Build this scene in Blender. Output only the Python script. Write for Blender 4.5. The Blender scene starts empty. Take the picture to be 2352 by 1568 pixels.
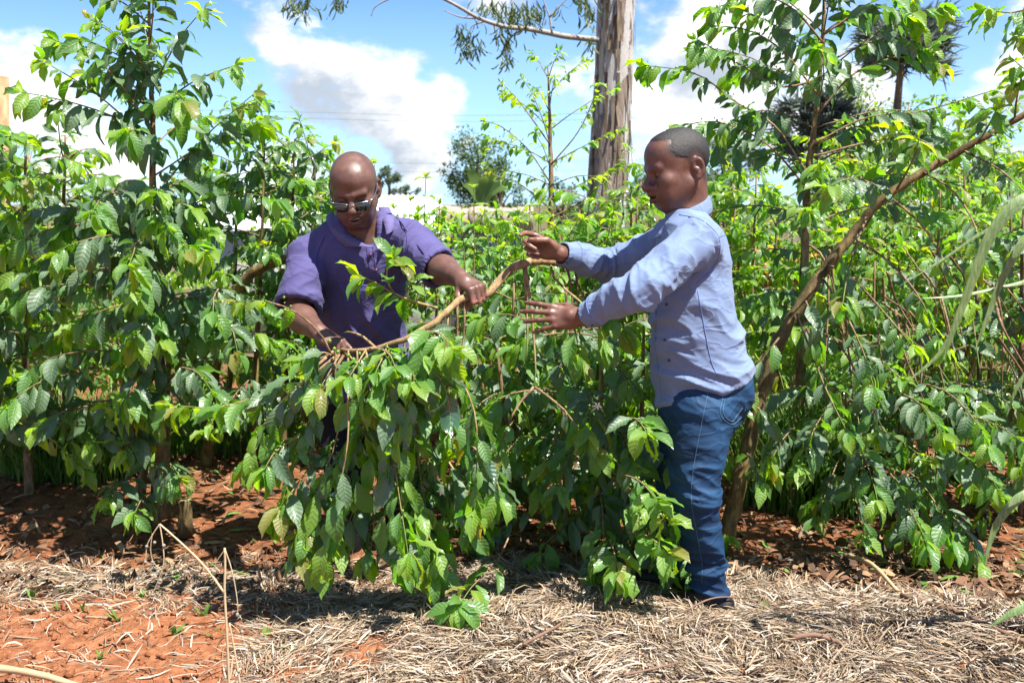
import bpy, bmesh, math, random
import numpy as np
from mathutils import Vector, Matrix
from mathutils.bvhtree import BVHTree

random.seed(7)
rng = np.random.default_rng(7)
sc = bpy.context.scene
COL = sc.collection

# ------------------------------------------------------------------ camera, sky, sun, exposure
CAM = np.array([0.0, 0.0, 1.42])
PITCH = math.atan((784 - 462) / 2287.0)
FOC = 2287.0                      # focal length in pixels of a 2352 px wide picture
cam_d = bpy.data.cameras.new("camera")
cam_d.sensor_width = 36.0
cam_d.lens = 36.0 * FOC / 2352.0
cam_d.clip_start = 0.05
cam_d.clip_end = 4000.0
cam_d.dof.use_dof = True
cam_d.dof.focus_distance = 3.55
cam_d.dof.aperture_fstop = 5.0
cam = bpy.data.objects.new("camera", cam_d)
COL.objects.link(cam)
cam.location = CAM
cam.rotation_euler = (math.pi / 2 - PITCH, 0, 0)
sc.camera = cam

SUN_DIR = Vector((0.36, -0.27, 0.89)).normalized()      # towards the sun
sun_d = bpy.data.lights.new("sun", 'SUN')
sun_d.energy = 3.8
sun_d.angle = math.radians(0.55)
sun_d.color = (1.0, 0.95, 0.87)
sun = bpy.data.objects.new("sun", sun_d)
COL.objects.link(sun)
sun.rotation_euler = SUN_DIR.to_track_quat('Z', 'Y').to_euler()
sun.location = (3, -2, 8)

sc.view_settings.view_transform = 'Standard'
sc.view_settings.look = 'None'
sc.view_settings.exposure = 1.90
sc.view_settings.gamma = 1.0
sc.render.engine = 'CYCLES'
sc.cycles.use_denoising = True
try:
    sc.cycles.denoiser = 'OPENIMAGEDENOISE'
except Exception:
    pass
sc.cycles.max_bounces = 8
sc.cycles.diffuse_bounces = 4
sc.cycles.glossy_bounces = 3
sc.cycles.transmission_bounces = 5
sc.cycles.transparent_max_bounces = 8
sc.cycles.caustics_reflective = False
sc.cycles.caustics_refractive = False


class NT:
    """a short way to write node trees"""
    def __init__(self, tree):
        self.t = tree
        self.t.nodes.clear()

    def n(self, typ, ins=None, **props):
        nd = self.t.nodes.new(typ)
        for k, v in props.items():
            setattr(nd, k, v)
        if ins:
            for k, v in ins.items():
                s = nd.inputs[k]
                if isinstance(v, bpy.types.NodeSocket):
                    self.t.links.new(v, s)
                else:
                    s.default_value = v
        return nd

    def math(self, op, a, b=None, c=None, clamp=False):
        ins = {0: a}
        if b is not None:
            ins[1] = b
        if c is not None:
            ins[2] = c
        return self.n('ShaderNodeMath', ins, operation=op, use_clamp=clamp).outputs[0]

    def vmath(self, op, a, b=None, scale=None):
        ins = {0: a}
        if b is not None:
            ins[1] = b
        nd = self.n('ShaderNodeVectorMath', ins, operation=op)
        if scale is not None:
            nd.inputs['Scale'].default_value = scale
        return nd.outputs['Value'] if op in ('DOT_PRODUCT', 'LENGTH', 'DISTANCE') else nd.outputs[0]

    def mix(self, f, a, b, blend='MIX'):
        nd = self.n('ShaderNodeMix', data_type='RGBA', blend_type=blend)
        for i, v in ((0, f), (6, a), (7, b)):
            if isinstance(v, bpy.types.NodeSocket):
                self.t.links.new(v, nd.inputs[i])
            else:
                nd.inputs[i].default_value = v if i == 0 else (tuple(v) + (1,) if len(v) == 3 else v)
        return nd.outputs[2]

    def ramp(self, f, stops, interp='LINEAR'):
        nd = self.n('ShaderNodeValToRGB', {0: f})
        cr = nd.color_ramp
        cr.interpolation = interp
        while len(cr.elements) < len(stops):
            cr.elements.new(0.5)
        for e, (p, c) in zip(cr.elements, stops):
            e.position = p
            e.color = tuple(c) + (1,) if len(c) == 3 else c
        return nd.outputs[0]

    def smooth(self, x, a, b):
        nd = self.n('ShaderNodeMapRange', {0: x, 1: a, 2: b, 3: 0.0, 4: 1.0}, interpolation_type='SMOOTHSTEP')
        return nd.outputs[0]

    def noise(self, vec, scale, detail=4.0, rough=0.55, lac=2.0, dist=0.0):
        nd = self.n('ShaderNodeTexNoise', {'Scale': scale, 'Detail': detail, 'Roughness': rough, 'Lacunarity': lac, 'Distortion': dist})
        if vec is not None:
            self.t.links.new(vec, nd.inputs['Vector'])
        return nd.outputs[0]


def P(px, py, Y):
    """the point at depth Y (metres ahead of the camera) seen at (px, py) of the 2352 x 1568 picture"""
    dx = (px - 1176.0) / FOC
    dy = -(py - 784.0) / FOC
    cp, sp = math.cos(PITCH), math.sin(PITCH)
    d = np.array([dx, cp + dy * sp, -sp + dy * cp])
    return CAM + d * (Y / d[1])


def project(p):
    p = np.asarray(p, float) - CAM
    cp, sp = math.cos(PITCH), math.sin(PITCH)
    fw = p[..., 1] * cp - p[..., 2] * sp
    up = p[..., 1] * sp + p[..., 2] * cp
    fw = np.where(np.abs(fw) < 1e-4, 1e-4, fw)
    return 1176 + FOC * p[..., 0] / fw, 784 - FOC * up / fw, fw


def build_world():
    w = bpy.data.worlds.new("World")
    sc.world = w
    w.use_nodes = True
    t = NT(w.node_tree)
    sky = t.n('ShaderNodeTexSky', sky_type='NISHITA')
    sky.sun_disc = False
    sky.sun_elevation = math.asin(SUN_DIR.z)
    sky.sun_rotation = math.atan2(SUN_DIR.x, SUN_DIR.y)
    sky.altitude = 1500
    sky.air_density = 1.0
    sky.dust_density = 0.6
    sky.ozone_density = 2.2
    tc = t.n('ShaderNodeTexCoord').outputs['Generated']
    d = t.vmath('NORMALIZE', tc)
    sep = t.n('ShaderNodeSeparateXYZ', {0: d})
    # cumulus: noise in direction space, flattened towards the horizon; the banks that stand in the view are seeded where they are
    st = t.vmath('MULTIPLY', d, (1.0, 1.0, 1.75))

    def dens(vec):
        a = t.noise(vec, 4.6, 10.0, 0.60)
        b = t.noise(vec, 11.0, 7.0, 0.62)
        return t.math('ADD', t.math('MULTIPLY', a, 0.72), t.math('MULTIPLY', b, 0.28))
    v0 = t.vmath('ADD', st, (1.9, 2.9, 1.78))
    n0 = dens(v0)
    n1 = dens(t.vmath('ADD', v0, (0.02, -0.01, 0.075)))
    for (px, py, r, w) in ((800, 230, .12, .13), (690, 300, .09, .10), (960, 290, .09, .11), (1010, 200, .07, .09), (70, 160, .09, .12), (600, 75, .045, .11), (1570, 130, .13, .14), (1640, 270, .10, .10), (2340, 180, .08, .10),
                            (1290, 230, .08, .11), (620, 400, .07, .09), (930, 330, .06, .08), (960, 395, .07, .10), (1720, 40, .09, .10), (0, 60, .05, -.08), (300, 40, .12, -.15), (880, 40, .10, -.15), (1010, 60, .07, -.10), (460, 190, .09, -.11), (975, 180, .022, -.14),
                            (1120, 200, .035, -.12), (1090, 300, .05, -.10), (2230, 60, .09, -.14), (2200, 240, .08, -.12), (730, 70, .05, -.12), (860, 365, .04, -.10), (1180, 130, .05, -.06), (1200, 30, .06, .06), (400, 330, .08, -.08)):
        dr = P(px, py, 1.0) - CAM
        dr = dr / np.linalg.norm(dr)
        dist = t.vmath('DISTANCE', d, tuple(dr))
        b = t.math('MULTIPLY', t.smooth(dist, r * .90, r * .1), w * .70)
        n0 = t.math('ADD', n0, b)
        n1 = t.math('ADD', n1, b)
    low = t.smooth(sep.outputs['Z'], 0.30, 0.0)
    thr = t.math('SUBTRACT', 0.54, t.math('MULTIPLY', low, 0.02))
    ex = t.math('SUBTRACT', n0, thr)
    mask = t.smooth(ex, -0.03, 0.075)
    puff = t.math('SUBTRACT', t.math('ADD', t.noise(v0, 13.0, 9.0, .60), t.math('MULTIPLY', ex, .55)), .575)       # small ragged puffs round the banks
    mask = t.math('MAXIMUM', mask, t.math('MULTIPLY', t.smooth(puff, -.03, .09), .9))
    lit = t.smooth(t.math('SUBTRACT', n0, n1), -0.13, 0.07)
    cl = t.mix(lit, (0.44, 0.50, 0.58), (1.0, 1.0, 1.0))
    cl = t.mix(t.math('MULTIPLY', t.smooth(ex, .06, .24), 0.12), cl, (0.60, 0.65, 0.72))
    cl = t.vmath('SCALE', cl, scale=CLOUD)
    base = t.vmath('SCALE', sky.outputs[0], scale=SKY)
    base = t.vmath('MULTIPLY', base, (0.36, 0.76, 1.20))
    base = t.mix(t.math('MULTIPLY', low, .5), base, (.30, .40, .50))
    col = t.mix(mask, base, cl)
    bg = t.n('ShaderNodeBackground', {0: col, 1: 1.0})
    out = t.n('ShaderNodeOutputWorld', {0: bg.outputs[0]})


CLOUD = 0.365
SKY = 0.043
build_world()


# ------------------------------------------------------------------ helpers
def new_mat(name):
    m = bpy.data.materials.new(name)
    m.use_nodes = True
    return m, NT(m.node_tree)


def finish(t, bsdf, disp=None):
    t.n('ShaderNodeOutputMaterial', {0: bsdf})


def mesh_obj(name, verts, faces, mats=(), parent=None, smooth=True, uv=None, attr=None, col=None, midx=None):
    """verts (n,3), faces: (m,k) array or list of arrays/lists; one mesh object"""
    me = bpy.data.meshes.new(name)
    verts = np.asarray(verts, np.float32)
    if isinstance(faces, np.ndarray):
        groups = [faces]
    else:
        groups = [np.asarray(f) for f in faces if len(f)] if len(faces) and hasattr(faces[0], 'ndim') else None
    if groups is None:
        me.from_pydata([tuple(v) for v in verts.tolist()], [], [tuple(f) for f in faces])
    else:
        loops = np.concatenate([g.ravel() for g in groups]).astype(np.int32)
        tot = np.concatenate([np.full(len(g), g.shape[1], np.int32) for g in groups])
        start = np.concatenate([[0], np.cumsum(tot)[:-1]]).astype(np.int32)
        me.vertices.add(len(verts))
        me.vertices.foreach_set('co', verts.ravel())
        me.loops.add(len(loops))
        me.loops.foreach_set('vertex_index', loops)
        me.polygons.add(len(tot))
        me.polygons.foreach_set('loop_start', start)
        me.polygons.foreach_set('loop_total', tot)
        me.update(calc_edges=True)
        if uv is not None:                      # per vertex uv
            l = me.uv_layers.new(name='UVMap')
            l.data.foreach_set('uv', np.asarray(uv, np.float32)[loops].ravel())
    for m in mats:
        me.materials.append(m)
    if midx is not None:
        me.polygons.foreach_set('material_index', np.asarray(midx, np.int32))
    if attr:
        for k, v in attr.items():
            a = me.attributes.new(k, 'FLOAT', 'POINT')
            a.data.foreach_set('value', np.asarray(v, np.float32))
    if col is not None:
        a = me.color_attributes.new('tint', 'FLOAT_COLOR', 'POINT')
        c = np.ones((len(verts), 4), np.float32)
        c[:, :3] = col
        a.data.foreach_set('color', c.ravel())
    if smooth:
        me.polygons.foreach_set('use_smooth', np.ones(len(me.polygons), bool))
    me.validate()
    o = bpy.data.objects.new(name, me)
    COL.objects.link(o)
    if parent is not None:
        o.parent = parent
        o.matrix_parent_inverse = parent.matrix_world.inverted() if False else Matrix.Translation(-Vector(parent.location))
    return o


def empty(name, loc, label=None, cat=None, group=None):
    o = bpy.data.objects.new(name, None)
    o.empty_display_size = 0.1
    COL.objects.link(o)
    o.location = loc
    if label:
        tag(o, label, cat, group)
    return o


def tag(o, label=None, cat=None, group=None, kind=None):
    if label:
        o['label'] = label
    if cat:
        o['category'] = cat
    if group:
        o['group'] = group
    if kind:
        o['kind'] = kind
    return o


def unit(v):
    v = np.asarray(v, float)
    return v / (np.linalg.norm(v) + 1e-12)


class MB:
    """collects pieces of one mesh"""
    def __init__(self):
        self.v = []
        self.f3 = []
        self.f4 = []
        self.a = []
        self.n = 0

    def add(self, v, f, a=0.0):
        v = np.asarray(v, float)
        f = np.asarray(f) + self.n
        (self.f4 if f.shape[1] == 4 else self.f3).append(f)
        self.v.append(v)
        self.a.append(np.broadcast_to(np.asarray(a, float), (len(v),)))
        self.n += len(v)

    def more_faces(self, f, base):
        f = np.asarray(f) + base
        (self.f4 if f.shape[1] == 4 else self.f3).append(f)

    def box(self, c, s, R=None, a=0.0):
        v = np.array([[x, y, z] for x in (-.5, .5) for y in (-.5, .5) for z in (-.5, .5)]) * np.asarray(s, float)
        if R is not None:
            v = v @ np.asarray(R).T
        f = [[0, 1, 3, 2], [4, 6, 7, 5], [0, 4, 5, 1], [2, 3, 7, 6], [0, 2, 6, 4], [1, 5, 7, 3]]
        self.add(v + np.asarray(c, float), f, a)

    def tube(self, pts, rad, seg=6, a=0.0, cap=True, wob=0.0):
        pts = np.asarray(pts, float)
        n = len(pts)
        rad = np.broadcast_to(np.asarray(rad, float), (n,))
        tan = np.gradient(pts, axis=0)
        tan /= np.linalg.norm(tan, axis=1)[:, None] + 1e-9
        ref = np.array([0.31, 0.52, 0.79]) if abs(tan[0] @ unit([0.31, 0.52, 0.79])) < .9 else np.array([1., 0, 0])
        us = np.zeros_like(pts)
        u = unit(np.cross(tan[0], ref))
        for i in range(n):
            u = unit(u - tan[i] * (u @ tan[i]))
            us[i] = u
        ws = np.cross(tan, us)
        th = np.linspace(0, 2 * math.pi, seg, endpoint=False)
        r = rad[:, None] * np.ones((n, seg))
        if wob:
            r = r * (1 + wob * rng.normal(size=(n, seg)))
        v = pts[:, None] + r[..., None] * (np.cos(th)[None, :, None] * us[:, None] + np.sin(th)[None, :, None] * ws[:, None])
        i = np.arange(n - 1)[:, None] * seg
        j = np.arange(seg)[None]
        k = (np.arange(seg)[None] + 1) % seg
        f = np.stack([i + j, i + k, i + seg + k, i + seg + j], -1).reshape(-1, 4)
        aa = np.repeat(np.broadcast_to(np.asarray(a, float), (n,)), seg)
        b = self.n
        self.add(v.reshape(-1, 3), f, aa)
        if cap:
            c = self.n
            self.add(np.stack([pts[0], pts[-1]]), np.zeros((0, 3), int), [aa[0], aa[-1]])
            js = np.arange(seg)
            ks = (js + 1) % seg
            self.more_faces(np.stack([np.full(seg, c), b + ks, b + js], -1), 0)
            e = b + (n - 1) * seg
            self.more_faces(np.stack([np.full(seg, c + 1), e + js, e + ks], -1), 0)

    def build(self, name, mats, parent=None, smooth=True, attr='age', col=None, uv=None):
        if not isinstance(mats, (list, tuple)):
            mats = [mats]
        fs = []
        if self.f4:
            fs.append(np.concatenate(self.f4))
        if self.f3:
            fs.append(np.concatenate(self.f3))
        return mesh_obj(name, np.concatenate(self.v), fs, mats, parent, smooth, attr={attr: np.concatenate(self.a)} if attr else None, col=col, uv=uv)


def spline(pts, n):
    """Catmull-Rom through the points, n samples"""
    p = np.asarray(pts, float)
    p = np.vstack([2 * p[0] - p[1], p, 2 * p[-1] - p[-2]])
    m = len(p) - 3
    out = []
    for s in np.linspace(0, m - 1e-6, n):
        i = int(s)
        t = s - i
        a, b, c, d = p[i:i + 4]
        out.append(.5 * ((2 * b) + (-a + c) * t + (2 * a - 5 * b + 4 * c - d) * t * t + (-a + 3 * b - 3 * c + d) * t ** 3))
    return np.array(out)


# gradient noise on point arrays
_perm = np.random.default_rng(3).permutation(256)
_perm = np.concatenate([_perm, _perm])
_grad = np.random.default_rng(4).normal(size=(256, 3))
_grad /= np.linalg.norm(_grad, axis=1)[:, None]


def pn(p):
    p = np.asarray(p, float)
    i = np.floor(p).astype(int)
    f = p - i
    i &= 255
    u = f * f * f * (f * (f * 6 - 15) + 10)
    r = 0
    for dx in (0, 1):
        for dy in (0, 1):
            for dz in (0, 1):
                h = _perm[_perm[_perm[(i[:, 0] + dx) & 255] + ((i[:, 1] + dy) & 255)] + ((i[:, 2] + dz) & 255)]
                g = _grad[h]
                w = (u[:, 0] if dx else 1 - u[:, 0]) * (u[:, 1] if dy else 1 - u[:, 1]) * (u[:, 2] if dz else 1 - u[:, 2])
                r = r + w * (g[:, 0] * (f[:, 0] - dx) + g[:, 1] * (f[:, 1] - dy) + g[:, 2] * (f[:, 2] - dz))
    return r * 1.6


def fbm(p, o=4):
    r, a = 0, 1.0
    for k in range(o):
        r = r + a * pn(p * 2 ** k + 17.3 * k)
        a *= .5
    return r
# ------------------------------------------------------------------ ground
def ground_z(x, y):
    x, y = np.asarray(x, float), np.asarray(y, float)
    p = np.stack([x.ravel(), y.ravel(), np.zeros(x.size)], 1)
    near = np.exp(-((y.ravel() - 3.5) / 4.0) ** 2)
    z = .035 * fbm(p * .9, 3) * near + .012 * fbm(p * 5 + 3, 3) * near
    # the straw windrow in front of the plants
    w = np.exp(-((y.ravel() - (3.05 + .05 * x.ravel())) / .28) ** 2) * np.clip((x.ravel() + .75) / .5, 0, 1)
    z = z + .055 * w
    z = z - .02
    z = z - 1.8 * np.clip((y.ravel() - 9) / 6, 0, 1) ** 2 * (3 - 2 * np.clip((y.ravel() - 9) / 6, 0, 1))
    return z.reshape(x.shape)


def build_ground():
    xs = np.concatenate([-np.geomspace(600, 3.2, 26), np.linspace(-3.0, 3.0, 190), np.geomspace(3.2, 600, 26)])
    ys = np.concatenate([[-40, -10, -3, 0, 1.0], np.linspace(1.8, 5.4, 130), np.geomspace(5.5, 900, 44)])
    X, Y = np.meshgrid(xs, ys, indexing='ij')
    Z = ground_z(X, Y)
    p = np.stack([X.ravel(), Y.ravel(), np.zeros(X.size)], 1)
    cl = np.exp(-((Y.ravel() - 3.2) / 1.6) ** 2)
    Z = Z + (.016 * np.clip(fbm(p * 14, 4), -.5, 1) * cl).reshape(Z.shape)
    v = np.stack([X.ravel(), Y.ravel(), Z.ravel()], 1)
    a, b = len(xs), len(ys)
    i = np.arange(a - 1)[:, None] * b
    j = np.arange(b - 1)[None]
    f = np.stack([i + j, i + b + j, i + b + j + 1, i + j + 1], -1).reshape(-1, 4)
    m, t = new_mat('red_soil')
    co = t.n('ShaderNodeTexCoord').outputs['Object']
    n1 = t.noise(co, 1.3, 6, .6)
    n2 = t.noise(co, 24.0, 6, .65)
    n3 = t.noise(co, 160.0, 4, .7)
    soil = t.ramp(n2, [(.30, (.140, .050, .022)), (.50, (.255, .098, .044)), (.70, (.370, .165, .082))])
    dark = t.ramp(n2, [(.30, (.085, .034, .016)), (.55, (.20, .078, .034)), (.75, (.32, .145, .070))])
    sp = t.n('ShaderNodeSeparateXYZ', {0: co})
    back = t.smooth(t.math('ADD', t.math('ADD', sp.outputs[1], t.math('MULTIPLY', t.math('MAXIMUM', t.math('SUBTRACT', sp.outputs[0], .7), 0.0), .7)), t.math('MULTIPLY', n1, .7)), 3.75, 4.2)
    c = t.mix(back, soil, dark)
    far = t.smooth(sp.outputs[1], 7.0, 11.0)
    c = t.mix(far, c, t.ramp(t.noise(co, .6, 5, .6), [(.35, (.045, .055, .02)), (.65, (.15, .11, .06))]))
    c = t.mix(t.smooth(n3, .60, .72), c, (.44, .26, .15))
    h = t.math('ADD', t.math('MULTIPLY', n2, 1.0), t.math('MULTIPLY', n3, .35))
    bmp = t.n('ShaderNodeBump', {'Strength': .9, 'Distance': .02, 'Height': h})
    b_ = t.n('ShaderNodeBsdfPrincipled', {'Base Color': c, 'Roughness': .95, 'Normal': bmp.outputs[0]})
    b_.inputs['Specular IOR Level'].default_value = .15
    finish(t, b_.outputs[0])
    tag(mesh_obj('ground', v, f, [m]), 'red soil ground of the coffee plot', None, kind='structure')


build_ground()


def tint_material(name, rough=.8, trans=.0, bump=0.0):
    """takes its colour from the mesh"""
    m, t = new_mat(name)
    c = t.n('ShaderNodeVertexColor', layer_name='tint').outputs[0]
    co = t.n('ShaderNodeTexCoord').outputs['Object']
    n = t.noise(co, 90.0, 3, .6)
    c = t.mix(t.math('MULTIPLY', n, .4), c, (.05, .035, .02))
    b = t.n('ShaderNodeBsdfPrincipled', {'Base Color': c, 'Roughness': rough})
    b.inputs['Specular IOR Level'].default_value = .3
    if trans:
        tl = t.n('ShaderNodeBsdfTranslucent', {'Color': c})
        ms = t.n('ShaderNodeMixShader', {0: trans, 1: b.outputs[0], 2: tl.outputs[0]})
        finish(t, ms.outputs[0])
    else:
        finish(t, b.outputs[0])
    return m


M_STRAW = tint_material('dry_straw', .75, .12)
M_LITTER = tint_material('dead_leaf', .8, .08)
M_GRASS = tint_material('grass_blade', .5, .35)


def blades(name, pos, yaw, pitch, length, width, curl, col, mat, nseg=4, roll=None, taper=.25, label=None, kind='stuff', parent=None, lift=0.0):
    """thin bent strips; all arguments are arrays of one value per strip"""
    n = len(pos)
    s = np.linspace(0, 1, nseg + 1)
    d0 = np.stack([np.cos(yaw), np.sin(yaw)], 1)
    ang = pitch[:, None] + curl[:, None] * (s[None] - .3)           # elevation angle along the strip
    ds = length[:, None] / nseg
    ca, sa = np.cos(ang), np.sin(ang)
    hx = np.concatenate([np.zeros((n, 1)), np.cumsum(ca[:, :-1] * ds, 1)], 1)
    hz = np.concatenate([np.zeros((n, 1)), np.cumsum(sa[:, :-1] * ds, 1)], 1)
    c = pos[:, None] + np.concatenate([d0[:, None] * hx[..., None], hz[..., None]], 2)
    sd = np.stack([-d0[:, 1], d0[:, 0], np.zeros(n)], 1)
    roll = np.zeros(n) if roll is None else roll
    up = np.stack([-sa * d0[:, None, 0], -sa * d0[:, None, 1], ca], 2)
    side = sd[:, None] * np.cos(roll)[:, None, None] + up * np.sin(roll)[:, None, None]
    w = width[:, None] * (1 - (1 - taper) * np.abs(s * 2 - .8).clip(0, 1.2)[None] ** 2 / 1.44)
    v = np.stack([c - side * w[..., None] * .5, c + side * w[..., None] * .5], 2)       # n, nseg+1, 2, 3
    m = (nseg + 1) * 2
    k = np.arange(nseg) * 2
    fq = np.stack([k, k + 1, k + 3, k + 2], 1)
    f = (fq[None] + (np.arange(n) * m)[:, None, None]).reshape(-1, 4)
    cc = np.repeat(col, m, 0)
    o = mesh_obj(name, v.reshape(-1, 3), f, [mat], parent, True, col=cc)
    if kind:
        tag(o, label, None, kind=kind)
    return o


def straw_cover(x, y):
    """how thick the straw lies (0..1)"""
    p = np.stack([x, y, np.zeros_like(x)], 1)
    n = fbm(p * 1.7 + 5, 3)
    edge = -.86 + .36 * n + .10 * np.sin(y * 9)            # bare soil to the left of this line
    c = np.clip((x - edge) / .45, 0, 1)
    fl = np.where(x > .75, 3.90 - .72 * (x - .75), 3.90 - .0 * x)
    front = np.clip((fl + .14 * n - y) / .22, 0, 1)
    strip = np.exp(-((y - 3.62 + .08 * n) / .16) ** 2) * (x < -.4) * .42
    return np.maximum(c * front, strip)


def scatter_straw(n=96000):
    r = np.random.default_rng(5)
    x = r.uniform(-2.9, 2.9, n * 3)
    y = 2.45 + 1.6 * r.random(n * 3) ** 1.1
    keep = r.random(n * 3) < straw_cover(x, y) * .97 + .03
    keep &= np.abs(x) < y * .56 + .6
    x, y = x[keep][:n], y[keep][:n]
    n = len(x)
    cov = straw_cover(x, y)
    p = np.stack([x, y, np.zeros(n)], 1)
    layer = r.random(n)
    # strands lie in swirling tufts
    cell = np.floor(p[:, :2] * 7 + .8 * np.stack([pn(p * 5), pn(p * 5 + 9)], 1)).astype(int)
    hsh = (cell[:, 0] * 73856093 ^ cell[:, 1] * 19349663) % 997 / 997.0
    yaw = hsh * 6.28 * 2 + r.normal(size=n) * .55 + 1.2 * pn(p * 3)
    lump = .5 + .5 * pn(p * 6 + 4)
    z = ground_z(x, y) + .004 + cov * (.046 * layer * (.25 + 1.2 * lump))
    length = r.uniform(.035, .115, n)
    width = .0020 + .0045 * r.random(n) ** 1.6
    curl = r.normal(size=n) * .9
    pitch = r.normal(size=n) * .15 + .02
    tone = r.random(n)
    a, b, c, d = (np.array(q) for q in ((.34, .255, .175), (.53, .455, .365), (.14, .085, .055), (.42, .295, .17)))
    col = np.where((tone < .42)[:, None], a, np.where((tone < .72)[:, None], b, np.where((tone < .86)[:, None], c, d)))
    col = col * r.uniform(.72, 1.15, n)[:, None]
    return blades('straw_mulch', np.stack([x, y, z], 1), yaw, pitch, length, width, curl, col, M_STRAW, 3, r.normal(size=n) * .7, label='dry greyish straw mulch spread over the soil')


scatter_straw()


def clods(n=5200):
    r = np.random.default_rng(8)
    x = r.uniform(-2.2, .6, n)
    y = 2.5 + 1.6 * r.random(n)
    k = straw_cover(x, y) < .5
    x, y = x[k], y[k]
    n = len(x)
    bm = bmesh.new()
    bmesh.ops.create_icosphere(bm, subdivisions=1, radius=1.0)
    iv = np.array([q.co[:] for q in bm.verts])
    fi = np.array([[q.index for q in fc.verts] for fc in bm.faces])
    bm.free()
    s = .0022 + .011 * r.random(n) ** 5
    s[r.random(n) < .02] *= 1.9
    v = iv[None] * s[:, None, None] * r.uniform(.6, 1.3, (n, len(iv), 1)) * np.array([1, 1, .75])
    v = v + np.stack([x, y, ground_z(x, y) + .004 + s * .2], 1)[:, None]
    f = (fi[None] + (np.arange(n) * len(iv))[:, None, None]).reshape(-1, 3)
    tag(mesh_obj('soil_clods', v.reshape(-1, 3), f, [bpy.data.materials['red_soil']]), 'crumbs and clods of red soil on the bare ground', None, kind='stuff')


clods()


def scatter_litter(n=11000):
    """dead coffee leaves and bits under the bushes"""
    r = np.random.default_rng(6)
    x = r.uniform(-4.4, 4.4, n)
    y = 3.55 + 3.6 * r.random(n) ** 1.5
    m_ = 5200
    xr, yr = r.uniform(.7, 3.0, m_), r.uniform(2.7, 3.9, m_)
    kk = yr > 3.72 - .72 * (xr - .75) + .1 * r.normal(size=m_)
    x, y = np.concatenate([x, xr[kk]]), np.concatenate([y, yr[kk]])
    k = np.abs(x) < y * .6 + .9
    x, y = x[k], y[k]
    n = len(x)
    z = ground_z(x, y) + .004 + .02 * r.random(n)
    tone = r.random(n)
    a, b, c = (np.array(q) for q in ((.17, .085, .045), (.33, .205, .115), (.075, .045, .030)))
    col = np.where((tone < .45)[:, None], a, np.where((tone < .75)[:, None], b, c)) * r.uniform(.7, 1.2, n)[:, None]
    col[tone > .965] = (.10, .22, .03)
    blades('leaf_litter', np.stack([x, y, z], 1), r.uniform(0, 6.28, n), r.normal(size=n) * .25, r.uniform(.025, .10, n), .006 + .028 * r.random(n) ** 1.8, r.normal(size=n) * 1.2, col, M_LITTER, 4, r.normal(size=n) * .5, .1,
           label='brown dead leaves lying under the coffee plants')


scatter_litter()


def grass_patch(cx, cy, rx, ry, n, h, label, seed, col=(.11, .26, .028)):
    r = np.random.default_rng(seed)
    a, q = r.uniform(0, 6.28, n), np.sqrt(r.random(n))
    x, y = cx + rx * q * np.cos(a), cy + ry * q * np.sin(a)
    z = ground_z(x, y)
    c = np.array(col) * r.uniform(.6, 1.5, n)[:, None]
    c[r.random(n) < .12] = (.30, .26, .10)
    blades('grass', np.stack([x, y, z], 1), r.uniform(0, 6.28, n), r.uniform(.85, 1.5, n), h * r.uniform(.5, 1.25, n), r.uniform(.004, .009, n), -r.uniform(.3, 1.9, n), c, M_GRASS, 5, r.normal(size=n) * .4, .1, label=label)


for i, (x, y, Y, rx, ry, n, h, lab) in enumerate((
        (190, 1060, 5.2, .42, .35, 1900, .42, 'long green grass tuft in the shade left of the tall coffee tree'),
        (520, 1010, 5.8, .55, .4, 1400, .26, 'thin green grass behind the tall left coffee tree'),
        (1850, 1040, 4.75, .36, .35, 2600, .50, 'tall light green grass behind the man in jeans'),
        (1330, 980, 6.0, .80, .5, 1800, .32, 'green grass behind the bush between the two men'),
        (2120, 960, 6.6, .8, .6, 1800, .36, 'green grass under the bushes at the right'))):
    c = P(x, y, Y)
    grass_patch(c[0], Y, rx, ry, n, h, lab, 20 + i)
# ------------------------------------------------------------------ people: smooth distance fields turned into meshes
def smin(a, b, k):
    h = np.clip(.5 + .5 * (b - a) / k, 0, 1)
    return b * (1 - h) + a * h - k * h * (1 - h)


def smax(a, b, k):
    return -smin(-a, -b, k)


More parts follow.
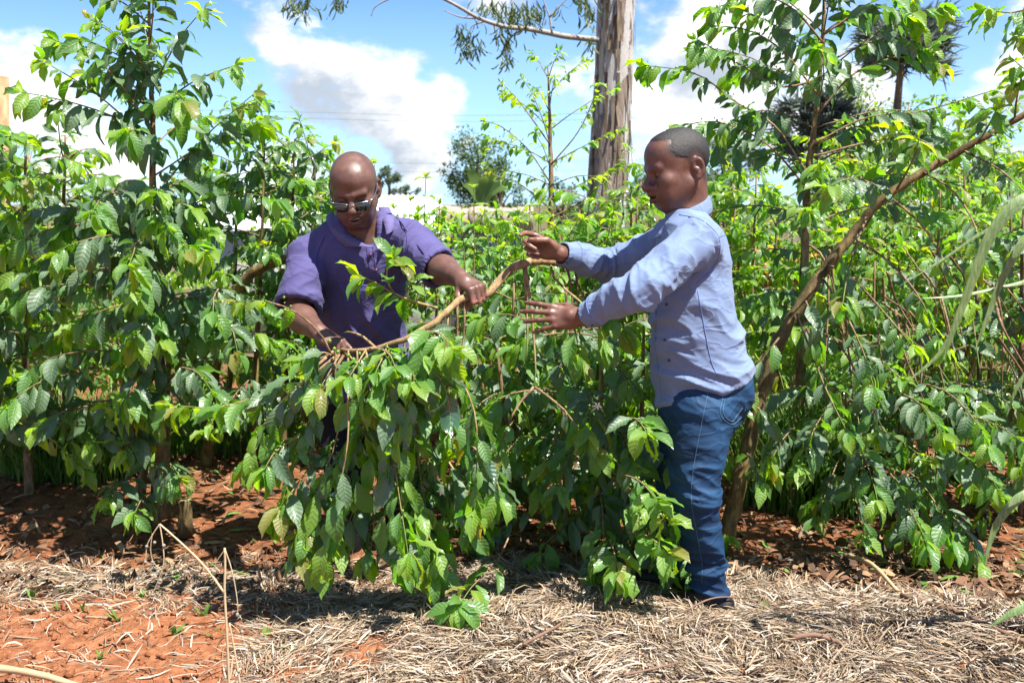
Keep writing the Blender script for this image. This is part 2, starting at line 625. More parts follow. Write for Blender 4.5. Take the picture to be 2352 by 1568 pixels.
class Field:
    def __init__(self):
        self.ops = []

    def add(self, fn, lo, hi, k=.02, op='u'):
        self.ops.append((fn, np.asarray(lo, float), np.asarray(hi, float), k, op))

    def rc(self, a, b, r1, r2, k=.02, op='u'):
        a, b = np.asarray(a, float), np.asarray(b, float)
        ba = b - a
        l2 = ba @ ba + 1e-12

        def fn(p):
            pa = p - a
            t = np.clip(pa @ ba / l2, 0, 1)
            return np.linalg.norm(pa - t[:, None] * ba, axis=1) - (r1 + (r2 - r1) * t)
        m = max(r1, r2)
        self.add(fn, np.minimum(a, b) - m, np.maximum(a, b) + m, k, op)

    def chain(self, pts, rad, k=.02):
        for i in range(len(pts) - 1):
            self.rc(pts[i], pts[i + 1], rad[i], rad[i + 1], k)

    def el(self, c, r, R=None, k=.02, op='u'):
        c, r = np.asarray(c, float), np.asarray(r, float)

        def fn(p):
            q = p - c
            if R is not None:
                q = q @ R
            k0 = np.linalg.norm(q / r, axis=1)
            k1 = np.linalg.norm(q / (r * r), axis=1) + 1e-9
            return k0 * (k0 - 1) / k1
        m = r.max()
        self.add(fn, c - m, c + m, k, op)

    def loft(self, rows, lat, fwd, k=.03, ex=2.3, grow=0.0, z0=None, z1=None):
        """rows: (z, cx, cy, half width, half depth), sections are level; lat, fwd: level unit vectors"""
        rows = np.array(sorted(rows, key=lambda r: r[0]), float)
        za, zb = rows[0, 0], rows[-1, 0]
        zs = np.linspace(za, zb, 60)
        # smooth the table
        tab = np.stack([np.interp(zs, rows[:, 0], rows[:, i]) for i in range(1, 5)], 1)
        ker = np.array([1, 2, 3, 4, 3, 2, 1.]) / 16
        tab = np.stack([np.convolve(np.pad(tab[:, i], 3, mode='edge'), ker, 'valid') for i in range(4)], 1)
        lo_z = za if z0 is None else z0
        hi_z = zb if z1 is None else z1

        def fn(p):
            z = p[:, 2]
            cx, cy, rx, ry = (np.interp(z, zs, tab[:, i]) for i in range(4))
            rx = rx + grow
            ry = ry + grow
            u = (p[:, 0] - cx) * lat[0] + (p[:, 1] - cy) * lat[1]
            v = (p[:, 0] - cx) * fwd[0] + (p[:, 1] - cy) * fwd[1]
            q = (np.abs(u / rx) ** ex + np.abs(v / ry) ** ex) ** (1 / ex)
            d = (q - 1) * np.minimum(rx, ry)
            return np.maximum(d, np.maximum(z - hi_z, lo_z - z))
        m = rows[:, 3:5].max() * 1.2 + grow
        c0, c1 = rows[:, 1:3].min(0) - m, rows[:, 1:3].max(0) + m
        self.add(fn, [c0[0], c0[1], lo_z], [c1[0], c1[1], hi_z], k)

    def half(self, p0, n, lo, hi, k=.004):
        """cut away the side n points to, inside the box only"""
        p0, n = np.asarray(p0, float), unit(n)
        self.add(lambda p: -((p - p0) @ n), lo, hi, k, 'c')

    def __call__(self, p):
        d = np.full(len(p), .12)
        for fn, lo, hi, k, op in self.ops:
            g = .055 if op == 'u' else 0.0
            if op == 'c':
                m = np.all((p > lo) & (p < hi), axis=1)
            else:
                m = np.all((p > lo - .055 - k) & (p < hi + .055 + k), axis=1)
            if not m.any():
                continue
            x = fn(p[m])
            if op == 'u':
                d[m] = smin(d[m], x, k)
            else:                       # subtract
                d[m] = smax(d[m], -x, k)
        return d

    def bounds(self):
        us = [o for o in self.ops if o[4] == 'u']
        return np.min([o[1] for o in us], 0) - .03, np.max([o[2] for o in us], 0) + .03


def mesh_sdf(F, h=.0035, B=8):
    lo, hi = F.bounds()
    n = np.ceil((hi - lo) / (h * B)).astype(int)
    g = np.stack(np.meshgrid(*[np.arange(k) for k in n], indexing='ij'), -1).reshape(-1, 3)
    c = lo + (g + .5) * h * B
    d = F(c)
    act = g[np.abs(d) < h * B * 1.25]
    o = np.arange(B + 1)
    loc = np.stack(np.meshgrid(o, o, o, indexing='ij'), -1).reshape(-1, 3)
    cells, vpos, e0 = [], [], []
    N = n * B + 2
    offs = np.array([[x, y, z] for x in (0, 1) for y in (0, 1) for z in (0, 1)])
    edges = [(a, b) for a in range(8) for b in range(a + 1, 8) if np.abs(offs[a] - offs[b]).sum() == 1]
    for s in range(0, len(act), 900):
        bl = act[s:s + 900]
        idx = (bl[:, None] * B + loc[None]).reshape(-1, 3)
        v = F(lo + idx * h).reshape(len(bl), B + 1, B + 1, B + 1)
        cs = np.stack([v[:, x:x + B, y:y + B, z:z + B] for x, y, z in offs], -1)
        neg = cs < 0
        m = neg.any(-1) & ~neg.all(-1)
        w = np.argwhere(m)
        if not len(w):
            continue
        val = cs[m]
        base = bl[w[:, 0]] * B + w[:, 1:]
        acc = np.zeros((len(w), 3))
        cnt = np.zeros(len(w))
        for a, b in edges:
            x = (val[:, a] < 0) != (val[:, b] < 0)
            t = np.where(x, val[:, a] / np.where(x, val[:, a] - val[:, b], 1), 0)
            pt = offs[a] + t[:, None] * (offs[b] - offs[a])
            acc += pt * x[:, None]
            cnt += x
        cells.append(base)
        vpos.append(lo + (base + acc / cnt[:, None]) * h)
        e0.append(np.stack([val[:, 0] < 0, val[:, 4] < 0, val[:, 2] < 0, val[:, 1] < 0], 1))
    cells, vpos, e0 = np.concatenate(cells), np.concatenate(vpos), np.concatenate(e0)
    key = (cells[:, 0] * N[1] + cells[:, 1]) * N[2] + cells[:, 2]
    od = np.argsort(key)
    ks = key[od]

    def look(c):
        k = (c[:, 0] * N[1] + c[:, 1]) * N[2] + c[:, 2]
        j = np.clip(np.searchsorted(ks, k), 0, len(ks) - 1)
        return np.where(ks[j] == k, od[j], -1)
    faces = []
    for ax in range(3):
        x = e0[:, 0] != e0[:, ax + 1]
        c = cells[x]
        a1, a2 = (ax + 1) % 3, (ax + 2) % 3
        s1, s2 = np.eye(3, dtype=int)[a1], np.eye(3, dtype=int)[a2]
        q = np.stack([look(c), look(c - s1), look(c - s1 - s2), look(c - s2)], 1)
        flip = ~e0[x][:, 0]
        q[flip] = q[flip][:, ::-1]
        faces.append(q[(q >= 0).all(1)])
    return vpos, np.concatenate(faces)


def vnormals(v, f):
    a = np.cross(v[f[:, 2]] - v[f[:, 0]], v[f[:, 3]] - v[f[:, 1]])
    n = np.zeros_like(v)
    for i in range(4):
        np.add.at(n, f[:, i], a)
    return n / (np.linalg.norm(n, axis=1)[:, None] + 1e-12)


def relax(v, f, it=2, lam=.5):
    cnt = np.zeros(len(v))
    for i in range(4):
        np.add.at(cnt, f[:, i], 2)
    for _ in range(it):
        s = np.zeros_like(v)
        for i in range(4):
            np.add.at(s, f[:, i], v[f[:, (i + 1) % 4]] + v[f[:, i - 1]])
        v = v + lam * (s / np.maximum(cnt, 1)[:, None] - v)
    return v


def bump_at(p, c, r):
    return np.exp(-((p - np.asarray(c)) ** 2).sum(1) / (r * r))


def folds(p, across, freq, seed, stretch=.25, sharp=1.6):
    """soft cloth folds: ridges that run square to `across`"""
    across = unit(across)
    q = p + 0.035 * np.stack([pn(p * 6 + seed), pn(p * 6 + seed + 9), pn(p * 6 + seed + 21)], 1)
    al = (q @ across)[:, None] * across
    s = (al + (q - al) * stretch) * freq
    n = pn(s + seed * 1.7)
    r = np.clip(1 - np.abs(n) * 2.1, -.6, 1)
    n2 = pn(s * 1.9 + seed * 3.1)
    r2 = np.clip(1 - np.abs(n2) * 2.1, -.6, 1)
    r = np.sign(r) * np.abs(r) ** sharp
    r2 = np.sign(r2) * np.abs(r2) ** sharp
    return r + .45 * r2


def on_px(bvh, px, py, off=.001, Y=None):
    """the point of a surface seen at a picture position"""
    d = Vector(P(px, py, 5.0) - CAM).normalized()
    h_ = bvh.ray_cast(Vector(CAM), d)
    if h_[0] is None or (Y is not None and abs(h_[0].y - Y) > .12):
        return P(px, py, Y or 3.5)
    return np.array(h_[0]) + np.array(h_[1]) * off


def frame(fwd, up):
    """columns: lateral (the person's left), forward, up"""
    f = unit(fwd)
    u = unit(np.asarray(up, float) - f * (np.asarray(up) @ f))
    return np.stack([np.cross(u, f), f, u], 1)


def head_field(F, O, M, s, style):
    """head in its own frame: x left, y forward, z up, about 24 cm tall, scaled by s"""
    H = Field()
    wide = style.get('wide', 1.0)
    H.el((0, -.014, .043), (.0765 * wide, .100, .086), k=.03)
    H.el((0, .040, .052), (.062 * wide, .055, .058), k=.03)                # forehead
    H.el((0, .034, -.028), (.0625 * wide, .062, .078), k=.035)              # face mass
    H.el((0, .055, -.088), (.036 * wide, .034, .028), k=.03)                # chin
    for x in (-1, 1):
        H.rc((x * .053 * wide, -.005, -.045), (x * .026, .058, -.089), .020, .019, k=.03)      # jaw
        H.el((x * .044 * wide, .064, -.022), (.024, .024, .022), k=.022)              # cheekbone
        H.el((x * .036 * wide, .070, -.052), (.022, .022, .030), k=.02)              # cheek
    H.rc((-.042, .083, .024), (-.012, .094, .019), .010, .011, k=.014)      # brow
    H.rc((.042, .083, .024), (.012, .094, .019), .010, .011, k=.014)
    for x in (-1, 1):
        H.el((x * .031, .104, .002), (.017, .016, .012), k=.012, op='s')    # eye socket
        H.el((x * .031, .0795, .001), (.0145, .013, .0125), k=.003)         # lids over the ball
        H.el((x * .031, .0925, -.0035), (.0125, .006, .0016), k=.0025, op='s')   # lid line
    H.rc((0, .090, .012), (0, .115, -.026), .0090, .0135, k=.010)           # nose
    H.el((0, .1165, -.031), (.0150, .0130, .0115), k=.008)
    for x in (-1, 1):
        H.el((x * .0175, .102, -.034), (.0115, .0130, .0100), k=.005)
        H.el((x * .0085, .108, -.0425), (.0045, .006, .004), k=.003, op='s')
    # muzzle and lips
    H.el((0, .084, -.058), (.030, .022, .022), k=.02)
    op = style.get('mouth', .0)
    H.rc((-.019, .097, -.0555 + .001), (0, .1080, -.0545), .0062, .0080, k=.005)
    H.rc((.019, .097, -.0555 + .001), (0, .1080, -.0545), .0062, .0080, k=.005)
    H.rc((-.016, .094, -.069 - op), (0, .1045, -.0705 - op), .0066, .0095, k=.005)
    H.rc((.016, .094, -.069 - op), (0, .1045, -.0705 - op), .0066, .0095, k=.005)
    H.el((0, .100, -.0625 - op * .5), (.022, .014, .0018 + op * .62), k=.003, op='s')
    # ears
    for x in (-1, 1):
        ex = x * .0795 * wide
        ey = style.get('ear', 0.0)
        c, s_ = math.cos(.45 * x), math.sin(.45 * x)
        R = np.array([[c, -s_, 0], [s_, c, 0], [0, 0, 1]])
        H.el((ex, -.032 + ey, -.002), (.0075, .021, .034), R=R, k=.006)
        H.el((ex + x * .006, -.029 + ey, .002), (.007, .0125, .020), R=R, k=.004, op='s')
        H.el((ex + x * .001, -.026 + ey, -.008), (.005, .006, .009), R=R, k=.004)
        H.el((ex - x * .002, -.026 + ey, -.032), (.007, .010, .009), R=R, k=.006)
    O = np.asarray(O, float)

    def fn(p):
        return H((p - O) @ M / s) * s
    r = .145 * s
    F.add(fn, O - r, O + r, k=.03)
    return lambda v: np.asarray(O) + s * (M @ np.asarray(v, float)), (lambda p: (p - O) @ M / s), H


def hand(F, W, X, Z, s, pose, size=1.0, thumb=None):
    """W wrist, X towards the fingers, Z back of the hand, s: thumb side sign. pose: 4 x (spread, c1, c2, c3) in degrees"""
    X = unit(X)
    Z = unit(np.asarray(Z, float) - X * (np.asarray(Z) @ X))
    Yt = s * np.cross(Z, X)
    L = lambda x, y, z: np.asarray(W, float) + size * (X * x + Yt * y + Z * z)
    mcp = [(.090, .030, .002), (.094, .009, .006), (.088, -.012, .004), (.078, -.031, -.001)]
    ln = [(.043, .026, .021), (.047, .030, .022), (.043, .028, .021), (.034, .021, .019)]
    rad = [(.0098, .0088, .0080, .0068), (.0100, .0090, .0081, .0069), (.0096, .0086, .0077, .0066), (.0085, .0076, .0068, .0058)]
    F.rc(L(-.02, 0, 0), L(.03, .004, 0), .024 * size, .026 * size, k=.015)
    for i, m in enumerate(mcp):
        F.rc(L(.014, m[1] * .55, -.004), L(m[0] - .004, m[1], m[2] - .004), .0165 * size, .0118 * size, k=.012)
    F.rc(L(.03, -.022, -.010), L(.06, -.020, -.008), .013 * size, .012 * size, k=.012)
    tips, nails = [], []
    for i in range(4):
        sp, c1, c2, c3 = [math.radians(a) for a in pose[i]]
        p = np.array(mcp[i])
        d0 = np.array([math.cos(sp), math.sin(sp), 0])
        ang = 0
        for j, c in enumerate((c1, c2, c3)):
            ang += c
            dv = np.array([d0[0] * math.cos(ang), d0[1] * math.cos(ang), -math.sin(ang)])
            q = p + dv * ln[i][j]
            F.rc(L(*p), L(*q), rad[i][j] * size, rad[i][j + 1] * size, k=.0035 if j else .008)
            p = q
        up = np.array([d0[0] * math.sin(ang), d0[1] * math.sin(ang), math.cos(ang)])
        nails.append(L(*(p - dv * .004 + up * .007)))
        tips.append(L(*p))
    th = thumb or [(.020, .022, -.012), (.050, .050, -.018), (.078, .060, -.022), (.100, .060, -.026)]
    tr = (.017, .0125, .0108, .0085)
    for j in range(3):
        F.rc(L(*th[j]), L(*th[j + 1]), tr[j] * size, tr[j + 1] * size, k=.012 if j == 0 else .004)
    nails.append(L(*(np.array(th[3]) + np.array([0, .004, .006]))))
    palm = L(.05, 0, -.02)
    return dict(L=L, tips=tips, nails=nails, palm=palm, Z=Z, X=X, Y=Yt)


def skin_material(name, base, warm):
    m, t = new_mat(name)
    co = t.n('ShaderNodeTexCoord').outputs['Object']
    tint = t.n('ShaderNodeVertexColor', layer_name='tint').outputs[0]
    n1 = t.noise(co, 28.0, 6, .65)
    n2 = t.noise(co, 420.0, 3, .6)
    c = t.mix(t.smooth(n1, .35, .7), base, warm)
    c = t.mix(t.math('MULTIPLY', t.smooth(n2, .45, .7), .35), c, tuple(x * .5 for x in base))
    c = t.mix(1.0, c, tint, 'MULTIPLY')
    bmp = t.n('ShaderNodeBump', {'Strength': .45, 'Distance': .0012, 'Height': n2})
    b = t.n('ShaderNodeBsdfPrincipled', {'Base Color': c, 'Roughness': t.n('ShaderNodeMapRange', {0: n1, 1: .3, 2: .7, 3: .30, 4: .60}).outputs[0],
                                         'Subsurface Weight': .06, 'Subsurface Scale': .01, 'Normal': bmp.outputs[0]})
    b.inputs['Subsurface Radius'].default_value = (1, .35, .2)
    b.inputs['Specular IOR Level'].default_value = .5
    finish(t, b.outputs[0])
    return m


def cloth_material(name, c1, c2, weave=900.0, rough=.8, sheen=.15, twill=False, fade=None):
    m, t = new_mat(name)
    co = t.n('ShaderNodeTexCoord').outputs['Object']
    n1 = t.noise(co, 9.0, 5, .6)
    n2 = t.noise(co, 130.0, 3, .6)
    c = t.mix(t.smooth(n1, .35, .68), c1, c2)
    if fade:
        f = t.n('ShaderNodeAttribute', attribute_name='fade').outputs['Fac']
        c = t.mix(f, c, fade)
    c = t.mix(t.math('MULTIPLY', n2, .22), c, (0.0, 0.0, 0.02))
    w = t.n('ShaderNodeTexNoise', {'Vector': t.vmath('MULTIPLY', co, (1.0, 1.0, .35) if twill else (1, 1, 1)), 'Scale': weave, 'Detail': 1.0}).outputs[0]
    cr = t.noise(t.vmath('MULTIPLY', co, (1.0, 1.0, 1.9)), 10.0, 1.5, .5, dist=.7)
    cr = t.math('POWER', t.math('SUBTRACT', 1.0, t.math('ABSOLUTE', t.math('SUBTRACT', t.math('MULTIPLY', cr, 2.0), 1.0))), 5.0)
    b0 = t.n('ShaderNodeBump', {'Strength': .32, 'Distance': .007, 'Height': cr})
    bmp = t.n('ShaderNodeBump', {'Strength': .35, 'Distance': .0007, 'Height': w, 'Normal': b0.outputs[0]})
    b = t.n('ShaderNodeBsdfPrincipled', {'Base Color': c, 'Roughness': rough, 'Normal': bmp.outputs[0]})
    b.inputs['Sheen Weight'].default_value = sheen
    b.inputs['Specular IOR Level'].default_value = .25
    finish(t, b.outputs[0])
    return m


def plain(name, c, rough=.5, metal=0.0, spec=.5, noise=0.15, scale=60.0):
    m, t = new_mat(name)
    co = t.n('ShaderNodeTexCoord').outputs['Object']
    n = t.noise(co, scale, 4, .6)
    cc = t.mix(t.math('MULTIPLY', n, noise * 2), c, tuple(x * .45 for x in c))
    b = t.n('ShaderNodeBsdfPrincipled', {'Base Color': cc, 'Roughness': rough, 'Metallic': metal})
    b.inputs['Specular IOR Level'].default_value = spec
    finish(t, b.outputs[0])
    return m


class Pieces:
    """separate small pieces (seams, buttons), each built as its own part"""
    def __init__(self):
        self.items = []

    def tube(self, *a, **k):
        m = MB()
        m.tube(*a, **k)
        self.items.append(m)

    def add(self, *a, **k):
        m = MB()
        m.add(*a, **k)
        self.items.append(m)

    def build(self, name, mat, parent):
        for m in self.items:
            m.build(name, mat, parent)


def seam(mb, bvh, pts, r=.0013, off=.0006, n=24, dashed=False):
    """a thread line laid on a surface"""
    out = []
    if len(pts[0]) == 2:
        q = spline([(a, b, 0) for a, b in pts], n)
        q = [on_px(bvh, a[0], a[1], 0) for a in q]
    else:
        q = spline(pts, n)
    for p in q:
        hit = bvh.find_nearest(Vector(p))
        if hit[0] is not None:
            out.append(np.array(hit[0]) + np.array(hit[1]) * off)
    if len(out) > 2:
        mb.tube(np.array(out), r, 5)


def bvh_of(v, f):
    return BVHTree.FromPolygons([Vector(x) for x in v], f.tolist())


def strip(name, rows, mat, parent, thick=.002, sub=1):
    """a cloth band: rows of equal-length point lists -> quads, given thickness"""
    rows = np.asarray(rows, float)
    a, b = rows.shape[:2]
    i = np.arange(a - 1)[:, None] * b
    j = np.arange(b - 1)[None]
    f = np.stack([i + j, i + j + 1, i + b + j + 1, i + b + j], -1).reshape(-1, 4)
    o = mesh_obj(name, rows.reshape(-1, 3), f, [mat], parent)
    md = o.modifiers.new('solid', 'SOLIDIFY')
    md.thickness = thick
    md.offset = 0
    if sub:
        s = o.modifiers.new('sub', 'SUBSURF')
        s.levels = s.render_levels = sub
    return o


def small_sphere(mb, c, r, a=0.0, sx=(1, 1, 1), R=None):
    bm = bmesh.new()
    bmesh.ops.create_icosphere(bm, subdivisions=2, radius=1.0)
    v = np.array([x.co[:] for x in bm.verts]) * r * np.asarray(sx)
    if R is not None:
        v = v @ R.T
    f = np.array([[x.index for x in fc.verts] for fc in bm.faces])
    bm.free()
    mb.add(v + np.asarray(c), f, a)


M_SHOE = plain('shoe_leather', (.004, .004, .004), .6)
M_BUTTON_D = plain('button_plum', (.12, .02, .05), .3)
M_BUTTON_B = plain('button_navy', (.03, .04, .08), .35)
M_TEETH = plain('tooth', (.62, .56, .47), .3)
M_THREAD = plain('thread_light', (.06, .14, .22), .8)
M_EYE = plain('eye_dark', (.02, .013, .01), .15)


def shoe(name, ankle, toe_dir, parent, gz):
    F = Field()
    a = np.asarray(ankle, float)
    d = unit([toe_dir[0], toe_dir[1], 0])
    b = np.array([a[0], a[1], gz])
    F.rc(b - d * .055 + [0, 0, .035], b + d * .05 + [0, 0, .035], .036, .042, k=.02)
    F.rc(b + d * .05 + [0, 0, .033], b + d * .165 + [0, 0, .028], .043, .030, k=.03)
    F.rc(b + [0, 0, .05], b + d * -.005 + [0, 0, .12], .045, .044, k=.03)
    F.half(b + [0, 0, .002], (0, 0, -1), b - .4, b + .4)
    v, f = mesh_sdf(F, .005)
    return mesh_obj(name, relax(v, f, 1), f, [M_SHOE], parent)
# ------------------------------------------------------------------ the man in the blue shirt (profile, facing left)
def man_blue():
    YC = 3.42
    base = np.array([P(1620, 1340, 3.40)[0], 3.40, 0.0])
    person = empty('person', base, 'man in light blue long-sleeved shirt and jeans reaching towards the bent branch', 'person')
    skin = skin_material('skin_brown', (.104, .046, .030), (.142, .065, .043))
    shirt_m = cloth_material('shirt_light_blue', (.145, .205, .340), (.165, .228, .370), 1400, .78, .1)
    jeans_m = cloth_material('denim_blue', (.003, .017, .050), (.005, .026, .072), 1100, .7, .0, True, fade=(.018, .070, .155))
    fw = unit((-.985, .17, 0))
    lat = np.array([-fw[1], fw[0], 0])           # his left, towards the camera
    # torso rows: picture row, x of front, x of back, half width
    rows_px = [(935, 1512, 1716, .168), (880, 1508, 1728, .178), (830, 1506, 1720, .178), (780, 1502, 1702, .172), (740, 1500, 1692, .172), (690, 1500, 1683, .178),
               (650, 1504, 1676, .166), (600, 1506, 1675, .17), (560, 1511, 1671, .170), (525, 1518, 1658, .15), (503, 1530, 1638, .115), (484, 1540, 1612, .070)]
    rows = []
    for py, xf, xb, hw in rows_px:
        a, b = P(xf, py, YC), P(xb, py, YC)
        c = (a + b) / 2
        rows.append((c[2], c[0], c[1], hw, (b[0] - a[0]) / 2))
    sL, eL, wL = P(1606, 550, 3.265), P(1474, 664, 3.09), P(1338, 727, 3.20)
    sR, eR, wR = P(1552, 548, 3.55), P(1408, 612, 3.66), P(1284, 581, 3.50)
    neck0 = P(1572, 505, 3.42)
    headO = P(1556, 391, 3.40)
    HM = frame((-.925, -.30, -.22), (-.2, -.04, 1))
    def hair_in(p):
        """about how far inside the hair line a point of the head is (metres)"""
        x, y, z = np.abs(p[:, 0]), p[:, 1], p[:, 2]
        fl = np.interp(z, [-.06, .004, .013, .030, .046, .062, .080, .097, .106, .112], [-.052, -.050, -.010, .000, .046, .058, .056, .040, .040, .038])
        fore = np.interp(x, [0, .028, .046, .06], [.045, .040, .018, 0])
        fl = fl + fore * np.clip((z - .092) / .014, 0, 1) + .006 * pn(p * 330) + .003 * pn(p * 110)
        low = z + np.interp(y, [-.12, -.055, -.045], [.060, .050, .010])
        ear = (np.sqrt(((y + .032) / .020) ** 2 + ((z + .004) / .035) ** 2) - 1) * .020
        ear = np.where(x > .05, ear, .1)
        return np.minimum(np.minimum(fl - y, low), ear)
    # ---- body
    B = Field()
    B.loft([(r[0], r[1], r[2], r[3] - .02, r[4] - .022) for r in rows[5:]], lat, fw, k=.03)
    B.rc(P(1585, 500, 3.42), headO + HM @ np.array([0, -.035, -.05]), .062, .060, k=.03)
    B.rc(P(1570, 500, 3.42), headO + HM @ np.array([0, -.005, -.07]), .055, .048, k=.03)
    to_w, to_l, HEADF = head_field(B, headO, HM, 1.07, dict(mouth=.0022))
    for s, e, w in ((sL, eL, wL), (sR, eR, wR)):
        B.chain([s, e], [.055, .041], k=.03)
        B.chain([e, e + .35 * (w - e), w], [.041, .043, .027], k=.02)
    hl = hand(B, wL + unit(wL - eL) * .012, (-.985, .07, .06), (-.06, -.93, .34), -1,
              [(9, 6, 14, 8), (2, 4, 16, 10), (-5, 6, 16, 10), (-17, 9, 20, 12)], 1.02,
              thumb=[(.018, .022, -.014), (.044, .044, -.030), (.074, .046, -.048), (.100, .040, -.056)])
    hr = hand(B, wR + unit(wR - eR) * .016, (-.86, -.10, .34), (.18, .93, .28), 1,
              [(4, 30, 30, 12), (0, 58, 70, 35), (-3, 66, 78, 40), (-6, 70, 80, 40)], 1.0,
              thumb=[(.020, .022, -.012), (.052, .040, -.030), (.084, .034, -.046), (.108, .026, -.046)])
    hipL, kneeL, ankL = P(1618, 930, 3.31), P(1597, 1130, 3.26), P(1627, 1350, 3.31)
    hipR, kneeR, ankR = P(1590, 930, 3.53), P(1548, 1130, 3.50), P(1580, 1310, 3.55)
    v, f = mesh_sdf(B, .0039)
    v = relax(v, f, 1, .35)
    lc = to_l(v)
    tint = np.ones((len(v), 3))

    def paint(w, c):
        nonlocal tint
        w = np.clip(w, 0, 1)[:, None]
        tint = tint * (1 - w) + np.asarray(c) * w
    paint(.75 * (bump_at(lc, (0, .105, -.055), .014) + bump_at(lc, (0, .103, -.071), .013) + bump_at(lc, (.012, .1, -.056), .01) + bump_at(lc, (.011, .1, -.07), .01)), (.72, .50, .62))
    for sx in (-1, 1):
        paint(.9 * np.exp(-(((lc - np.array([sx * .031, .090, -.004])) / np.array([.013, .009, .0035])) ** 2).sum(1)), (.25, .22, .22))
        paint(.85 * np.exp(-(((lc - np.array([sx * .028, .092, .027])) / np.array([.020, .02, .0055])) ** 2).sum(1)), (.42, .38, .38))
    hi = hair_in(lc) + .004 * pn(lc * 300)
    onhead = np.linalg.norm(lc - np.array([0, 0, .03]), axis=1) < .16
    paint(.88 * np.clip((hi + .009) / .018, 0, 1) * onhead, (.22, .24, .27))
    beard = np.exp(-(((lc - np.array([0, .06, -.085])) / np.array([.06, .06, .03])) ** 2).sum(1))
    paint(.35 * beard, (.62, .58, .60))
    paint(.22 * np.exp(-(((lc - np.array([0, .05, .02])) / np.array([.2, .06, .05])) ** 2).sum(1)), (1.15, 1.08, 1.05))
    for H in (hl, hr):
        # paler palm and nails
        wp = np.clip(((H['palm'] - v) @ H['Z'] + .012) / .02, 0, 1) * (np.linalg.norm(v - H['palm'], axis=1) < .13)
        paint(.8 * wp, (1.75, 1.75, 1.75))
        for nl in H['nails']:
            paint(.7 * bump_at(v, nl, .0055), (2.0, 2.3, 2.6))
        paint(.30 * (np.linalg.norm(v - H['L'](.08, 0, 0), axis=1) < .12) * (1 - wp), (1.35, 1.30, 1.28))
    mesh_obj('body', v, f, [skin], person, col=tint)
    # eyes and teeth
    for sx in (1, -1):
        mb = MB()
        small_sphere(mb, to_w((sx * .031, .0815, -.0025)), .0105)
        mb.build('eye', M_EYE, person)
    mb = MB()
    for i in range(-4, 5):
        mb.box(to_w((i * .0042, .1000 - abs(i) * .0011, -.0590)), (.004, .004, .0062), HM)
    mb.build('teeth', M_TEETH, person)
    # ---- hair: a cropped cap
    hf = Field()

    O = np.asarray(headO)

    def hair_fn(p):
        q = (p - O) @ HM / 1.07
        th = -.0026 + .0040 * np.clip(hair_in(q) / .022, 0, 1)
        return (HEADF(q) - th) * 1.07
    hf.add(hair_fn, O - .165, O + .165, .001)
    hv, hfc = mesh_sdf(hf, .003)
    q = (hv - O) @ HM / 1.07
    keep = hair_in(q) > -.004
    hfc = hfc[keep[hfc].all(1)]
    idx = np.full(len(hv), -1)
    used = np.unique(hfc)
    idx[used] = np.arange(len(used))
    hv, hfc = hv[used], idx[hfc]
    hn = vnormals(hv, hfc)
    hv = hv + hn * (.0010 * pn(hv * 330)[:, None])
    hm, t = new_mat('cropped_hair')
    co = t.n('ShaderNodeTexCoord').outputs['Object']
    n = t.noise(co, 520.0, 2, .6)
    c = t.ramp(n, [(.36, (.006, .005, .005)), (.60, (.018, .014, .013)), (.80, (.085, .075, .072))])
    b = t.n('ShaderNodeBsdfPrincipled', {'Base Color': c, 'Roughness': .6, 'Normal': t.n('ShaderNodeBump', {'Strength': .8, 'Distance': .002, 'Height': n}).outputs[0]})
    finish(t, b.outputs[0])
    mesh_obj('hair', hv, hfc, [hm], person)
    # ---- shirt
    S = Field()
    S.loft(rows, lat, fw, k=.03, grow=.004)
    for s in (sL, sR):
        S.rc(P(1586, 522, 3.42), s + np.array([0, 0, -.016]), .046, .058, k=.04)
    for s, e, w, r in ((sL, eL, wL, 1.0), (sR, eR, wR, .95)):
        cuff = e + (w - e) * .965
        S.chain([s, s + .5 * (e - s), e], [.068 * r, .063 * r, .056 * r], k=.02)
        S.chain([e, e + .5 * (w - e), cuff], [.056 * r, .049 * r, .040 * r], k=.02)
        c0 = e + (w - e) * .76
        S.rc(c0, cuff, .0475 * r, .0425 * r, k=.006)
        S.half(e + (w - e) * .955, w - e, w - .10, w + .10, k=.002)
        S.rc(e + (w - e) * .88, e + (w - e) * 1.1, .034, .036, k=.002, op='s')
    hemf, hemb = P(1507, 922, 3.42), P(1727, 846, 3.42)
    hd = unit(hemb - hemf)
    mid = (hemf + hemb) / 2

    def hem(p):                                      # keep what is above a slanting, gently curved hem
        q = (p - hemf)
        u = (q[:, 0]) / (hemb - hemf)[0]
        z = hemf[2] + u * (hemb - hemf)[2] + .012 * np.sin(np.clip(u, 0, 1) * math.pi * 2) - .006 * np.cos(((p[:, 1] - 3.42) * 16))
        return p[:, 2] - z
    S.add(hem, (hemf[0] - .4, 2.9, .5), (hemb[0] + .4, 4.0, 1.0), .003, 'c')
    S.rc(headO + HM @ np.array([0, -.02, -.03]), P(1572, 500, 3.42), .052, .062, k=.006, op='s')
    # open throat
    th0 = P(1524, 500, 3.42)
    S.rc(P(1536, 478, 3.42), P(1512, 520, 3.42), .030, .012, k=.008, op='s')
    sv, sf = mesh_sdf(S, .0050)
    sv = relax(sv, sf, 1)
    sn = vnormals(sv, sf)
    px, py, _ = project(sv)
    amp = np.zeros(len(sv))
    # waist folds across the back and side, finer towards the hem
    wz = np.clip((py - 640) / 110, 0, 1)
    torso = ((sv - np.array([rows[0][1], rows[0][2], 0]))[:, 0] > -.5) & (px > 1490 - (py < 640) * 40)
    armd = np.minimum(np.linalg.norm(sv - eL, axis=1), np.linalg.norm(sv - eR, axis=1))
    isarm = np.zeros(len(sv))
